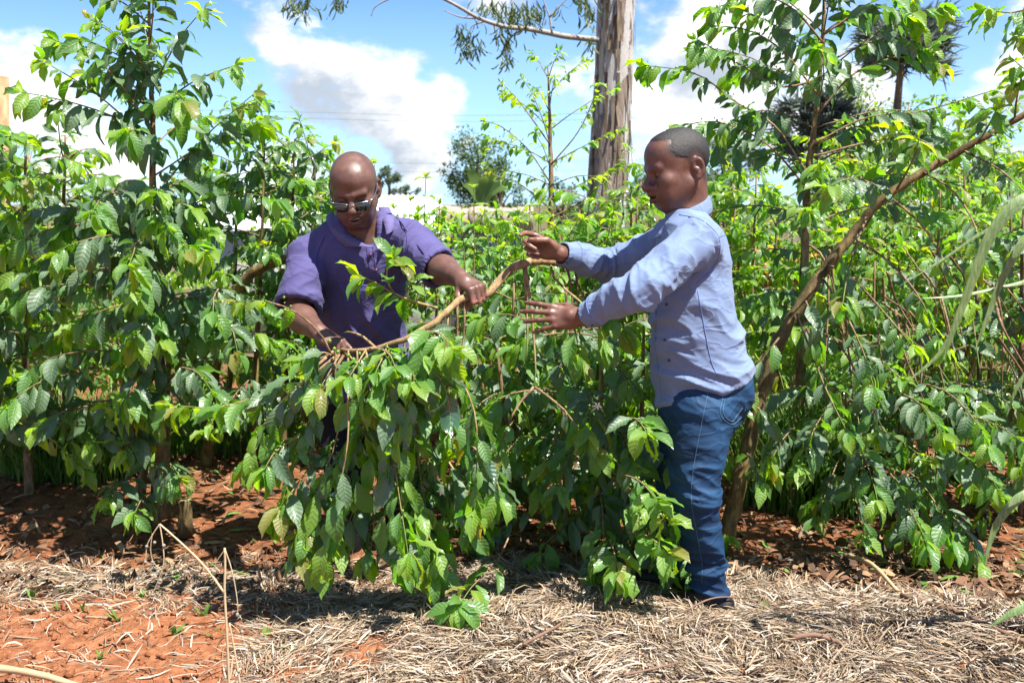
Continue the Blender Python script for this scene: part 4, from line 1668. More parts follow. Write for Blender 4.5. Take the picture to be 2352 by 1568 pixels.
class Coffee:
    def __init__(self, label, base, cap=200, seed=1, group='coffee trees of the plantation', bark=None, cat='coffee tree', name='coffee_tree'):
        self.root = empty(name, base, label, cat, group)
        self.cap = cap
        self.r = np.random.default_rng(seed)
        self.trunks = []
        self.twigs = []
        self.leaves = []
        self.berries = []
        self.flowers = []
        self.bark = bark or M_BARK
        TREES.append(self)

    def stem(self, pts, rad, n=28, seg=9, wob=.05, age=0.0):
        q = spline(pts, n)
        r = np.interp(np.linspace(0, 1, n), np.linspace(0, 1, len(rad)), rad)
        q = q + self.r.normal(size=q.shape) * r[:, None] * .10
        self.trunk = MB()
        self.trunks.append(self.trunk)
        self.trunk.tube(q, r, seg, age, wob=wob)
        return q

    def leaf(self, p, ax, nrm, s, m, shape=None):
        ax = unit(ax)
        nrm = np.asarray(nrm, float)
        nrm = nrm - ax * (nrm @ ax)
        if np.linalg.norm(nrm) < 1e-3:
            nrm = np.cross(ax, [1, 0, 0])
        self.leaves.append((np.asarray(p, float), ax, unit(nrm), s, int(self.r.integers(NV)) if shape is None else shape, m))

    def cluster(self, p, n, spread=.012, r=.0052):
        for _ in range(n):
            self.berries.append((p + self.r.normal(size=3) * spread, r * self.r.uniform(.6, 1.2)))

    def dress(self, pts, leaf=.14, bare=.2, step=.06, hang=.7, young=.82, mid=.6, berry=.25, dens=1.0, r0=.0042, big=None, face=0.0, tipn=True):
        """leaf pairs along a twig given by its points"""
        R = self.r
        pts = np.asarray(pts, float)
        seg = np.linalg.norm(np.diff(pts, axis=0), axis=1)
        cum = np.concatenate([[0], np.cumsum(seg)])
        L = cum[-1]
        n = max(6, int(L / .05))
        ss = np.linspace(0, L, n)
        q = np.stack([np.interp(ss, cum, pts[:, i]) for i in range(3)], 1)
        rr = np.linspace(r0, max(.0015, r0 * .38), n)
        self.twigs.append((q, rr, np.linspace(0, 1, n) ** 1.4))
        k = 0
        s = bare * L
        while s < L:
            t = s / L
            i = min(int(np.searchsorted(cum, s)) - 1, len(pts) - 2)
            i = max(i, 0)
            d = unit(pts[i + 1] - pts[i])
            p = np.array([np.interp(s, cum, pts[:, a]) for a in range(3)])
            side = np.cross(d, [0, 0, 1])
            if np.linalg.norm(side) < .2:
                side = np.array([R.normal(), R.normal(), 0])
            side = unit(side)
            for sg in (-1, 1):
                if R.random() > dens * .86:
                    continue
                h = hang * R.uniform(.0, 1.25)
                fwd = .35 + .5 * t
                ax = sg * side * R.uniform(.6, 1.1) + d * fwd + np.array([0, 0, -h]) + R.normal(size=3) * .24
                nr = np.array([0, 0, 1.0]) + sg * side * .35 + R.normal(size=3) * .42 + np.array([0, -face * .7, 0])
                m = 2 if t > young - .05 else 1 if t > mid - .07 else 0
                if R.random() < .12:
                    m = min(2, m + 1)
                sz = leaf * .74 * R.uniform(.55, 1.32) * (1.0 - .25 * max(0, t - .75) / .25) * (1 if t > .1 else .8)
                self.leaf(p + sg * side * .006, ax, nr, sz, m)
            if R.random() < berry:
                self.cluster(p, int(R.integers(2, 6)))
            s += step * .70 * R.uniform(.7, 1.35)
            k += 1
        if tipn:
            d = unit(pts[-1] - pts[-2])
            side = unit(np.cross(d, [.1, .05, 1]))
            upv = np.cross(side, d)
            a0 = R.uniform(0, 1.5)
            for q_ in range(int(R.integers(3, 6))):
                a = a0 + q_ * 1.57 + R.normal() * .25
                rad = side * math.cos(a) + upv * math.sin(a)
                self.leaf(q[-1] - d * R.uniform(0, .03), d * .55 + rad * .8 + np.array([0, 0, -.55 * hang]), np.array([0, 0, 1.]) + R.normal(size=3) * .25 + rad * .2 + np.array([0, -face, 0]),
                          leaf * R.uniform(.50, .82), 1 if R.random() < .45 else 2)
            for q_ in range(2):
                self.leaf(q[-1], d + np.array([R.normal() * .4, R.normal() * .4, .2]), side, leaf * R.uniform(.22, .42), 2)

    def lateral(self, p0, d, L, droop=.7, wander=.10, **kw):
        R = self.r
        n = max(5, int(L / .06))
        d = unit(d)
        p = np.asarray(p0, float).copy()
        pts = [p.copy()]
        for i in range(n):
            d = unit(d + np.array([0, 0, -droop / n * (.5 + i / n)]) + R.normal(size=3) * wander * .5)
            p = p + d * (L / n)
            if p[2] < .03:
                break
            pts.append(p.copy())
        if len(pts) > 2:
            self.dress(np.array(pts), **kw)

    def whorls(self, stem_pts, h0, h1, gap, Lf, elf, back=.75, droop=.8, az0=0.0, yawb=None, **kw):
        """pairs of side branches along a stem between fractions h0 and h1"""
        R = self.r
        cum = np.concatenate([[0], np.cumsum(np.linalg.norm(np.diff(stem_pts, axis=0), axis=1))])
        T = cum[-1]
        s = h0 * T
        k = 0
        while s < h1 * T:
            f = (s / T - h0) / (h1 - h0)
            p = np.array([np.interp(s, cum, stem_pts[:, a]) for a in range(3)])
            az = az0 + (k % 2) * math.pi / 2 + R.normal() * .35
            for sg in (0, math.pi):
                a = az + sg + R.normal() * .2
                if math.sin(a) > .35 and R.random() > back:
                    continue
                el = math.radians(elf(f) + R.normal() * 7)
                d = np.array([math.cos(a) * math.cos(el), math.sin(a) * math.cos(el), math.sin(el)])
                self.lateral(p, d, Lf(f) * R.uniform(.75, 1.2), droop * R.uniform(.7, 1.3), **kw)
            s += gap * R.uniform(.8, 1.2)
            k += 1

    def shoot(self, p0, L, lean=(0, 0), leaf=.11, gap=.075, r=.004, young=.55):
        """an upright sucker with crossed leaf pairs and a bronze tip"""
        R = self.r
        p0 = np.asarray(p0, float)
        top = p0 + np.array([lean[0], lean[1], L])
        q = spline([p0, (p0 + top) / 2 + R.normal(size=3) * .012, top], 14)
        self.twigs.append((q, np.linspace(r, r * .5, 14), np.linspace(.3, 1, 14)))
        s, k = .12 * L, 0
        a0 = R.uniform(0, 3)
        while s < L:
            t = s / L
            p = p0 + (top - p0) * t
            for sg in (0, math.pi):
                a = a0 + k * math.pi / 2 + sg
                up = -.55 + .9 * t
                self.leaf(p, (math.cos(a), math.sin(a), up), (0, -.25, 1), leaf * R.uniform(.8, 1.15) * (1 - .35 * max(0, t - .7) / .3), 2 if t > young + .2 else 1 if t > young - .25 else 0)
            s += gap * R.uniform(.85, 1.2)
            k += 1
        for a in (0, 2.1, 4.2):
            self.leaf(top, (math.cos(a + a0) * .5, math.sin(a + a0) * .5, .8), (math.cos(a), math.sin(a), .3), leaf * R.uniform(.35, .6), 2)


def grow_all(zcell=20):
    """split every plant into trunk, twigs, the leaves that show largest, and the rest"""
    nx, ny = 2352 // zcell + 1, 1568 // zcell + 1
    zb = np.full((nx, ny), 99.0)
    allv = []
    for T in TREES:
        if not T.leaves:
            allv.append(None)
            continue
        c = np.array([l[0] + l[1] * l[3] * .5 for l in T.leaves])
        px, py, z = project(c)
        ok = (px > 0) & (px < 2352) & (py > 0) & (py < 1568) & (z > .5)
        ix, iy = np.clip((px / zcell).astype(int), 0, nx - 1), np.clip((py / zcell).astype(int), 0, ny - 1)
        for dx in (-1, 0, 1):
            for dy in (-1, 0, 1):
                if abs(dx) + abs(dy) < 2:
                    np.minimum.at(zb, (np.clip(ix[ok] + dx, 0, nx - 1), np.clip(iy[ok] + dy, 0, ny - 1)), z[ok])
        allv.append((ok, ix, iy, z))
    tot = 0
    for T, a in zip(TREES, allv):
        root = T.root
        for tk in T.trunks:
            tk.build('trunk' if len(T.trunks) == 1 else 'stem', T.bark, root)
        if T.twigs:
            for j, (q, r, ag) in enumerate(T.twigs):
                pass
            mbs = MB()
            for q, r, ag in T.twigs:
                if len(q) > 2 and T.cap > 60 and r[0] >= .0042:
                    b = MB()
                    b.tube(q, r, 5, ag, wob=.06)
                    b.build('branch', M_BARK_PALE if T.bark is M_BARK_PALE and r[0] > .0052 else M_BARK, root)
                else:
                    mbs.tube(q, r, 5, ag, cap=False)
            if mbs.n:
                tag(mbs.build('twigs', M_BARK_PALE if T.bark is M_BARK_PALE else M_BARK, root), kind='stuff')
        if T.berries:
            v = np.concatenate([ICO_V * r * np.array([.9, .9, 1.1]) + p for p, r in T.berries])
            f = np.concatenate([ICO_F + i * len(ICO_V) for i in range(len(T.berries))])
            tag(mesh_obj('coffee_cherries', v, f, [M_BERRY], root), kind='stuff')
        if a is None:
            continue
        ok, ix, iy, z = a
        sc_ = np.where(ok, z - zb[ix, iy], 9)
        sz = np.array([l[3] for l in T.leaves]) / np.maximum(z, .3)
        vis = np.argsort(np.where(sc_ < .16, 0, sc_) * 3 - sz * 2)
        vis = [i for i in vis[:T.cap] if sc_[i] < .5]
        vs = set(int(i) for i in vis)
        base = np.array(root.location)
        for i in vis:
            p, X, Z, s, k, m = T.leaves[i]
            o = bpy.data.objects.new('leaf', LEAF_MESH[k, m])
            Y = np.cross(Z, X)
            M = np.eye(4)
            M[:3, 0], M[:3, 1], M[:3, 2] = X * s, Y * s, Z * s
            M[:3, 3] = p - base
            o.matrix_basis = Matrix(M.tolist())
            o.parent = root
            COL.objects.link(o)
        tot += len(vis)
        rest = [l for i, l in enumerate(T.leaves) if i not in vs]
        if rest:
            tag(leaf_cloud('foliage', rest, root, lod=root.location.y > 5.5), kind='stuff')
    print('leaf objects', tot, 'leaves', sum(len(T.leaves) for T in TREES))
# ---- the tall coffee tree on the left
T = Coffee('tall upright coffee tree at the left, its crown against the blue sky', P(348, 1205, 4.25) * [1, 1, 0], 300, 11)
st = T.stem([P(352, 1215, 4.27), P(372, 1000, 4.27), P(366, 760, 4.27), P(352, 520, 4.27), P(351, 300, 4.27), P(345, 120, 4.27), P(340, -90, 4.27)], [.030, .024, .020, .016, .012, .008, .004], 40)
T.stem([P(330, 1210, 4.24), P(322, 1130, 4.22), P(336, 1060, 4.25), P(366, 960, 4.27)], [.034, .026, .014, .008], 12)
T.stem([P(378, 1190, 4.28), P(382, 1100, 4.28), P(384, 900, 4.33), P(398, 700, 4.45)], [.026, .018, .014, .008], 16)
kw = dict(leaf=.172, bare=.08, step=.056, hang=1.1, face=.25, mid=0.86, young=1.0)
T.whorls(st, .40, .80, .095, lambda f: .74 - .34 * f, lambda f: 6 + 36 * f, back=.45, droop=.75, berry=.12, **kw)
T.whorls(st, .76, 1.0, .085, lambda f: .40 - .25 * f, lambda f: 42 + 14 * f, back=.6, droop=.45, berry=.05, **dict(kw, leaf=.155, mid=0.80, young=.95, hang=1.0))
for a, b, L in ((P(350, 330, 4.2), P(96, 138, 4.0), .0), (P(356, 450, 4.2), P(592, 208, 4.1), 0), (P(352, 180, 4.2), P(210, 45, 4.1), 0), (P(352, 200, 4.2), P(470, 18, 4.05), 0), (P(350, 260, 4.2), P(540, 150, 4.0), 0),
                (P(352, 300, 4.2), P(190, 105, 4.0), 0)):
    m = (a + b) / 2 + np.array([0, 0, .03])
    T.dress(spline([a, m, b], 12), leaf=.145, bare=.12, step=.058, hang=.95, young=.9, mid=0.80, berry=.0, r0=.0046, face=.3)
for k in range(16):          # leaves filling the lower, inner part
    a = T.r.uniform(2.6, 6.8)
    p = st[int(T.r.integers(13, 22))]
    T.lateral(p, (math.cos(a), math.sin(a), .25), T.r.uniform(.35, .62), .7, **dict(kw, berry=.1))
for k in range(20):          # the dark skirt of old leaves
    a = T.r.uniform(2.9, 6.5)
    x_, y_ = T.r.uniform(180, 520), T.r.uniform(640, 960)
    T.lateral(P(x_, y_, 4.2 + T.r.normal() * .12), (math.cos(a), math.sin(a) - .3, .2), T.r.uniform(.22, .40), .9, **dict(kw, berry=.1, bare=.05))
T.lateral(P(340, 1010, 4.2), (-.1, -.5, .5), .30, .5, **dict(kw, bare=0, leaf=.15))
T.lateral(P(345, 1130, 4.2), (.1, -.9, .2), .26, .6, **dict(kw, bare=0, leaf=.15))
T.lateral(P(340, 1215, 4.15), (-.35, -1, .35), .26, .8, **dict(kw, bare=.2, leaf=.16, young=.6))
for q in ((330, 905), (300, 980), (352, 1000), (330, 1060), (385, 1060), (300, 1100)):
    T.lateral(P(q[0], q[1], 4.15), (T.r.normal() * .6, -.7, .3), .22, 1.0, **dict(kw, bare=0, leaf=.16))

# ---- bush at the left edge
T = Coffee('coffee bush cut by the left edge of the picture with low spreading branches', P(20, 1120, 4.7) * [1, 1, 0], 260, 12)
for (x, Y) in ((-60, 4.5), (60, 4.75), (150, 5.0)):
    st = T.stem([P(x + 10, 1190, Y), P(x, 900, Y), P(x - 5, 600, Y), P(x, 310, Y)], [.024, .018, .012, .005], 26)
    T.whorls(st, .28, .99, .10, lambda f: .62 - .32 * f, lambda f: 0 + 40 * f, back=.5, droop=.85, berry=.15, leaf=.150, bare=.12, step=.062, hang=.85, face=.2)

# ---- slanting stem and bush behind the man in purple
T = Coffee('coffee bush with a slanting mossy stem behind the shoulder of the man in purple', P(560, 1120, 5.1) * [1, 1, 0], 260, 13, bark=M_BARK_MOSS)
T.stem([P(470, 1110, 5.3), P(500, 800, 5.15), P(560, 648, 5.0), P(640, 600, 4.95), P(760, 560, 4.95)], [.034, .030, .028, .024, .016], 26)
for (x, Y, top) in ((600, 5.2, 300), (668, 5.35, 330), (540, 5.5, 330), (715, 5.6, 360)):
    st = T.stem([P(x - 20, 1090, Y), P(x - 10, 800, Y), P(x, 600, Y), P(x + 8, top, Y)], [.020, .015, .010, .004], 24)
    T.whorls(st, .25, .99, .10, lambda f: .52 - .2 * f, lambda f: 0 + 45 * f, back=.5, droop=.7, berry=.15, leaf=.135, bare=.12, step=.058, hang=.8, face=.15, mid=0.80, young=.92)

# ---- the tree whose stem the men hold down
T = Coffee('coffee tree whose bare bent stem both men hold, its twigs hanging down leafy', P(1655, 1215, 3.75) * [1, 1, 0], 300, 14, bark=M_BARK_PALE)
HP, HB = HAND_PL['L'], HAND_PR['L']
g1, g2, g3 = HP(.075, .062, -.034), HP(.082, 0, -.034), HP(.075, -.066, -.032)
held = T.stem([P(1640, 1220, 3.74), P(1620, 950, 3.76), P(1575, 740, 3.76), P(1450, 655, 3.72), P(1340, 615, 3.66), P(1282, 602, 3.60), P(1225, 600, 3.54), P(1168, 622, 3.48),
               g3, g2, g1, P(1002, 738, 3.30), P(930, 778, 3.30), P(862, 800, 3.33), P(805, 806, 3.38), HB(.085, .018, -.034), HB(.07, -.02, -.036)],
              [.028, .024, .020, .018, .0165, .0155, .015, .0145, .0138, .013, .0125, .0115, .0095, .008, .0068, .006, .005], 90, 10, .06)
for kx in range(5, 80, 4):          # nodes on the bare stem
    small_sphere(T.trunk, held[kx] + T.r.normal(size=3) * .004, .0165 * (1 - kx / 120), sx=(1, .8, .8))
kw = dict(leaf=.150, hang=.95, face=.35, step=.06)


def hang_twig(pts, Y, **k2):
    ys = np.interp(np.linspace(0, 1, len(pts)), np.linspace(0, 1, len(Y)), Y)
    q = spline([P(a, b, y) for (a, b), y in zip(pts, ys)], 16)
    a = dict(kw, r0=.0055, bare=.45, berry=.3)
    a.update(k2)
    T.dress(q, **a)


# bare woody twigs that fall from the arch
hang_twig([(1203, 604), (1209, 700), (1212, 780), (1207, 838)], [3.53, 3.46], bare=1.1, berry=0, tipn=False, r0=.0062)
hang_twig([(1206, 606), (1222, 730), (1231, 860), (1226, 890)], [3.53, 3.44], bare=1.1, berry=0, tipn=False, r0=.0068)
hang_twig([(1226, 888), (1190, 930), (1160, 990), (1140, 1060)], [3.44, 3.36], bare=.55, r0=.005)
hang_twig([(1228, 888), (1290, 935), (1330, 985), (1380, 1040)], [3.44, 3.36], bare=.45, r0=.005)
hang_twig([(1262, 603), (1268, 630), (1286, 655), (1330, 690), (1370, 740), (1395, 800)], [3.58, 3.45], bare=.8, r0=.0055)
hang_twig([(1300, 606), (1312, 660), (1318, 740), (1335, 830)], [3.6, 3.5], bare=.6, r0=.005)
hang_twig([(1320, 612), (1330, 665), (1360, 700), (1440, 760)], [3.62, 3.5], bare=.5, r0=.005)
hang_twig([(1150, 632), (1130, 660), (1105, 690), (1085, 720)], [3.48, 3.45], bare=1.1, tipn=False, berry=0)
hang_twig([(1068, 690), (1066, 760), (1060, 830), (1066, 900)], [3.36, 3.30], bare=.85, r0=.005)
hang_twig([(1030, 708), (1026, 800), (1032, 900), (1025, 1000)], [3.33, 3.24], bare=.55, r0=.005)
# twigs that fall in front of the man's legs
for (x0, y0, x1, y1, b) in ((985, 748, 960, 1010, .25), (940, 775, 905, 1010, .18), (870, 800, 850, 1060, .22), (840, 805, 930, 1120, .35), (820, 806, 770, 1080, .25),
                            (960, 765, 1040, 1040, .35), (930, 778, 940, 1290, .5), (890, 790, 1010, 1250, .5),
                            (770, 800, 690, 1220, .5), (1010, 730, 1090, 1180, .5), (800, 806, 740, 1280, .6), (1000, 740, 1000, 1300, .55)):
    mx, my = (x0 * .4 + x1 * .6) + T.r.normal() * 26, y0 * .5 + y1 * .5
    hang_twig([(x0, y0), (x0 * .75 + mx * .25, y0 * .6 + my * .4), (mx, my), (x1, y1)], [3.34, 3.20 + T.r.normal() * .06, 3.24 + T.r.normal() * .09], bare=b, r0=.0040, berry=.55, hang=.75, leaf=.165, mid=0.80, young=.92)
# twigs towards the left
hang_twig([(770, 805), (690, 850), (600, 905), (500, 935), (385, 930)], [3.38, 3.45], bare=.28, r0=.0055, berry=.7, leaf=.155)
hang_twig([(780, 812), (720, 860), (650, 920), (590, 1000), (560, 1080)], [3.36, 3.3], bare=.25, r0=.0055, berry=.6)
hang_twig([(750, 820), (690, 880), (640, 960), (620, 1060)], [3.38, 3.36], bare=.3, r0=.005, berry=.5)
hang_twig([(790, 815), (740, 900), (700, 1000), (660, 1110), (640, 1190)], [3.36, 3.26], bare=.3, r0=.005)
hang_twig([(760, 812), (742, 775), (700, 730), (655, 705), (600, 690), (540, 694)], [3.38, 3.36, 3.4], bare=.5, r0=.0045, berry=.9, leaf=.11, young=.6, mid=0.45)
# the sprig in front of the purple shirt
hang_twig([(1004, 707), (950, 692), (905, 675), (870, 652), (822, 632)], [3.36, 3.42, 3.44], bare=.45, r0=.0055, berry=0, leaf=.145, hang=.5, mid=0.45, young=.75)
hang_twig([(905, 675), (888, 640), (892, 612), (905, 590)], [3.43, 3.42], bare=.3, r0=.004, berry=0, leaf=.14, hang=.25, mid=0.45, young=.7)
hang_twig([(930, 684), (940, 660), (955, 640)], [3.42, 3.38], bare=.3, r0=.004, berry=0, leaf=.12, hang=.2, mid=0.45, young=.6)
hang_twig([(862, 798), (830, 770), (800, 762), (790, 764)], [3.36, 3.44], bare=1.1, tipn=False, berry=0, r0=.006)
# single large leaves that catch the eye in the middle
for (x, y, dx, dy, s, m) in ((1000, 795, .12, -1, .19, 1), (965, 800, -.12, -1, .18, 1), (935, 838, -.15, -1, .17, 0), (905, 845, -.25, -1, .17, 0), (1020, 800, .5, -.9, .15, 2), (880, 905, .3, -1, .16, 1), (858, 905, -.1, -1, .15, 1),
                             (820, 1105, .35, -1, .15, 1), (800, 1105, -.2, -1, .14, 2), (900, 1180, .25, -1, .15, 1), (880, 1185, -.15, -1, .14, 1)):
    T.leaf(P(x, y, 3.16), (dx, -.2, dy), (-.1 * dx, -1, .45), s, m)
# leafy shoots along the held stem and over the man's waist
for (x0, y0, x1, y1, Y1) in ((950, 768, 990, 830, 3.15), (890, 790, 860, 860, 3.15), (860, 800, 910, 850, 3.12), (840, 804, 800, 870, 3.15), (965, 760, 1040, 800, 3.12), 
                         (870, 800, 960, 880, 3.1), (780, 815, 730, 900, 3.25), (800, 815, 860, 930, 3.15), (760, 815, 690, 830, 3.3)):
    hang_twig([(x0, y0), ((x0 + x1) / 2 + 8, (y0 + y1) / 2 - 14), (x1, y1)], [3.32, Y1], bare=.25, r0=.0038, berry=.3, hang=.6, leaf=.145, mid=0.45, young=.70)
for (x0, y0, x1, y1) in ((720, 1060, 640, 1170), (760, 1080, 700, 1230), (820, 1080, 780, 1250), (870, 1080, 850, 1280), (930, 1080, 930, 1310), (980, 1080, 1010, 1280), (1030, 1060, 1080, 1220), (900, 1000, 960, 1180), (690, 1000, 600, 1090), (840, 980, 800, 1130), (1080, 1020, 1150, 1150), (960, 1150, 1000, 1320), (740, 1150, 690, 1280), (800, 1180, 740, 1300)):
    hang_twig([(x0, y0), ((x0 + x1) / 2 + T.r.normal() * 14, (y0 + y1) / 2 - 10), (x1, y1)], [3.34, 3.24], bare=.1, r0=.0038, berry=.4, hang=.6, leaf=.165, mid=.80, young=.92)
# leaves before the shins of the man in jeans
for (x0, y0, x1, y1) in ((1440, 960, 1490, 1000), (1430, 1090, 1510, 1150), (1440, 1165, 1535, 1195), (1440, 1220, 1540, 1275), (1400, 1240, 1420, 1320)):
    hang_twig([(x0, y0), ((x0 + x1) / 2, (y0 + y1) / 2 - 16), (x1, y1)], [3.4, 3.12], bare=.2, r0=.0038, berry=.3, hang=.7, leaf=.145, mid=0.45, young=.72)
# green cherries by the hand, each its own
CH = []
for (x, y) in ((757, 783), (768, 801), (776, 808), (800, 816), (812, 826), (826, 812), (840, 822), (834, 838), (848, 836), (858, 848), (846, 852), (834, 850), (822, 845), (862, 838), (812, 842), (828, 858), (852, 862), (842, 868), (800, 832), (868, 856), (655, 712), (836, 828), (818, 834), (856, 828)):
    CH.append((P(x, y, 3.27 + T.r.normal() * .012), .0088 * T.r.uniform(.75, 1.12)))
_cv = mesh_obj('coffee_cherry', ICO_V * np.array([.92, .92, 1.08]), ICO_F, [M_BERRY])
_cme = _cv.data
bpy.data.objects.remove(_cv)
for p, r in CH:
    o = bpy.data.objects.new('coffee_cherry', _cme)
    o.parent = T.root
    o.location = p - np.array(T.root.location)
    o.scale = (r, r, r)
    COL.objects.link(o)
md = T
# white coffee flowers
_fl = MB()
for a in range(5):
    an = a * 2 * math.pi / 5
    d_ = np.array([math.cos(an), math.sin(an), 0])
    sd_ = np.array([-d_[1], d_[0], 0])
    _fl.add(np.array([[0, 0, 0], d_ * .009 + sd_ * .0035 + [0, 0, .003], d_ * .018 + [0, 0, .001], d_ * .009 - sd_ * .0035 + [0, 0, .003]]), [[0, 1, 2, 3]])
M_PETAL = plain('white_petal', (.80, .78, .74), .6, noise=.05)
for (x, y, Y) in ((1372, 932, 3.3), (1366, 940, 3.3), (1380, 938, 3.32), (243, 431, 4.0), (1012, 1130, 3.2)):
    o_ = _fl.build('flower', M_PETAL, T.root)
    o_.location = P(x, y, Y)
    o_.rotation_euler = (1.2 + T.r.normal() * .4, T.r.normal() * .4, T.r.uniform(0, 6))

# ---- the stem of the same kind that leans away to the upper right
T = Coffee('thick bare coffee stem leaning from behind the jeans up to the right edge', P(1690, 1215, 3.85) * [1, 1, 0], 260, 15, bark=M_BARK_MOSS)
lean = T.stem([P(1672, 1225, 3.82), P(1704, 1080, 3.82), P(1756, 880, 3.86), P(1800, 760, 3.92), P(1890, 625, 3.95), P(1970, 525, 3.95), P(2040, 448, 3.92), P(2200, 350, 3.9), P(2430, 220, 3.85)], [.034, .029, .027, .025, .022, .019, .017, .0145, .011], 60, 10, .08)
T.stem([P(1672, 1200, 3.9), P(1712, 1050, 3.95), P(1728, 930, 3.98), P(1770, 800, 4.02)], [.022, .018, .016, .012], 18)
kw = dict(leaf=.14, hang=.75, face=.2, step=.06, mid=0.80, young=.92)
for (pts, b) in (([(1990, 500), (1960, 580), (1945, 640), (1935, 700)], .8), ([(2040, 450), (2120, 520), (2190, 640), (2230, 700)], .55), ([(1960, 545), (2040, 600), (2110, 680), (2160, 790)], .6),
                 ([(1905, 610), (1960, 640), (2050, 740), (2100, 800)], .55), ([(2120, 395), (2190, 440), (2240, 520), (2260, 610)], .6), ([(2210, 345), (2260, 370), (2310, 400), (2370, 460)], .35),
                 ([(1890, 640), (1930, 700), (1980, 800), (2010, 900)], .55), ([(2060, 435), (2080, 400), (2100, 360), (2110, 320)], .5), ([(2250, 320), (2270, 290), (2290, 250)], .3),
                 ([(1830, 720), (1860, 800), (1900, 900), (1950, 1000)], .5),
                 ([(2330, 280), (2335, 230), (2345, 180)], .5), ([(2040, 448), (2000, 420), (1950, 410), (1900, 430)], .3), ([(2160, 375), (2130, 330), (2060, 300)], .4)):
    q = spline([P(a, c, 3.9 - .12 * i) for i, (a, c) in enumerate(pts)], 14)
    T.dress(q, **dict(kw, bare=b, r0=.0052, berry=.25))

for (pts, b) in (([(1790, 775), (1770, 800), (1740, 840), (1722, 890)], .15), ([(1735, 930), (1760, 960), (1772, 1010), (1768, 1060)], .1), ([(1715, 1040), (1735, 1070), (1750, 1120)], .1), ([(1850, 690), (1870, 740), (1868, 800)], .1), ([(1930, 590), (1950, 640), (1940, 700)], .1)):
    T.dress(spline([P(a, c, 3.72) for a, c in pts], 10), **dict(kw, bare=b, r0=.0042, berry=.2))

# ---- leafy bush between the two men
T = Coffee('low dense coffee bush between the two men with dark glossy leaves', P(1380, 1290, 3.75) * [1, 1, 0], 300, 16)
for (x, y0, Y, tx, ty) in ((1400, 1270, 3.85, 1380, 720), (1460, 1260, 3.9, 1480, 720), (1300, 1240, 3.95, 1270, 760), (1180, 1200, 4.2, 1130, 720), (1510, 1250, 3.95, 1530, 800), (1100, 1190, 4.4, 1050, 700), (1340, 1240, 4.3, 1300, 660), (1230, 1240, 4.5, 1180, 650)):
    st = T.stem([P(x, y0, Y), P((x + tx) / 2 + T.r.normal() * 14, (y0 + ty) / 2, Y), P(tx, ty, Y)], [.016, .011, .005], 18, 7)
    T.whorls(st, .22, .98, .11, lambda f: .42 - .12 * f, lambda f: -8 + 34 * f, back=.35, droop=.9, berry=.2, leaf=.150, bare=.10, step=.06, hang=.85, face=.3, mid=0.80, young=.9)
for (x, y, d) in ((1400, 980, (.2, -1, .1)), (1330, 1010, (-.3, -1, 0)), (1440, 1080, (.3, -1, 0)), (1470, 960, (.35, -1, .1)), (1500, 1060, (.35, -.9, 0)), (1380, 1130, (0, -1, 0)), (1470, 1180, (.2, -1, 0)), (1180, 1020, (-.4, -1, 0)),
                  (1400, 1240, (0, -1, .1)), (1500, 1180, (.5, -.8, .1)), (1370, 1270, (-.1, -1, .2)), (1530, 1250, (.2, -.7, .3)), (1480, 1120, (.3, -1, .2)), (1130, 1010, (0, -1, 0)), (1350, 900, (0, -1, .2))):
    T.lateral(P(x, y, 3.72), d, T.r.uniform(.3, .42), 1.0, leaf=.155, bare=.05, step=.06, hang=.8, face=.35, mid=0.80, young=.90, berry=.25)
# the low runner whose tip lies on the straw
T.dress(spline([P(1170, 1230, 3.55), P(1140, 1290, 3.4), P(1085, 1345, 3.2), P(1058, 1385, 3.08)], 14), leaf=.12, bare=.35, hang=.15, step=.07, young=.8, mid=0.45, berry=0, r0=.004, face=.2)
for (dx, dy, m) in ((-1, -.2, 1), (-.6, -.8, 1), (-.05, -1, 2), (.5, -.8, 1), (1, -.1, 1), (.1, -.9, 2)):
    T.leaf(P(1050, 1388, 3.06), (dx, dy * .35, -.12 + dy * .12), (0, -.5, 1), .115 if m == 1 else .09, m)

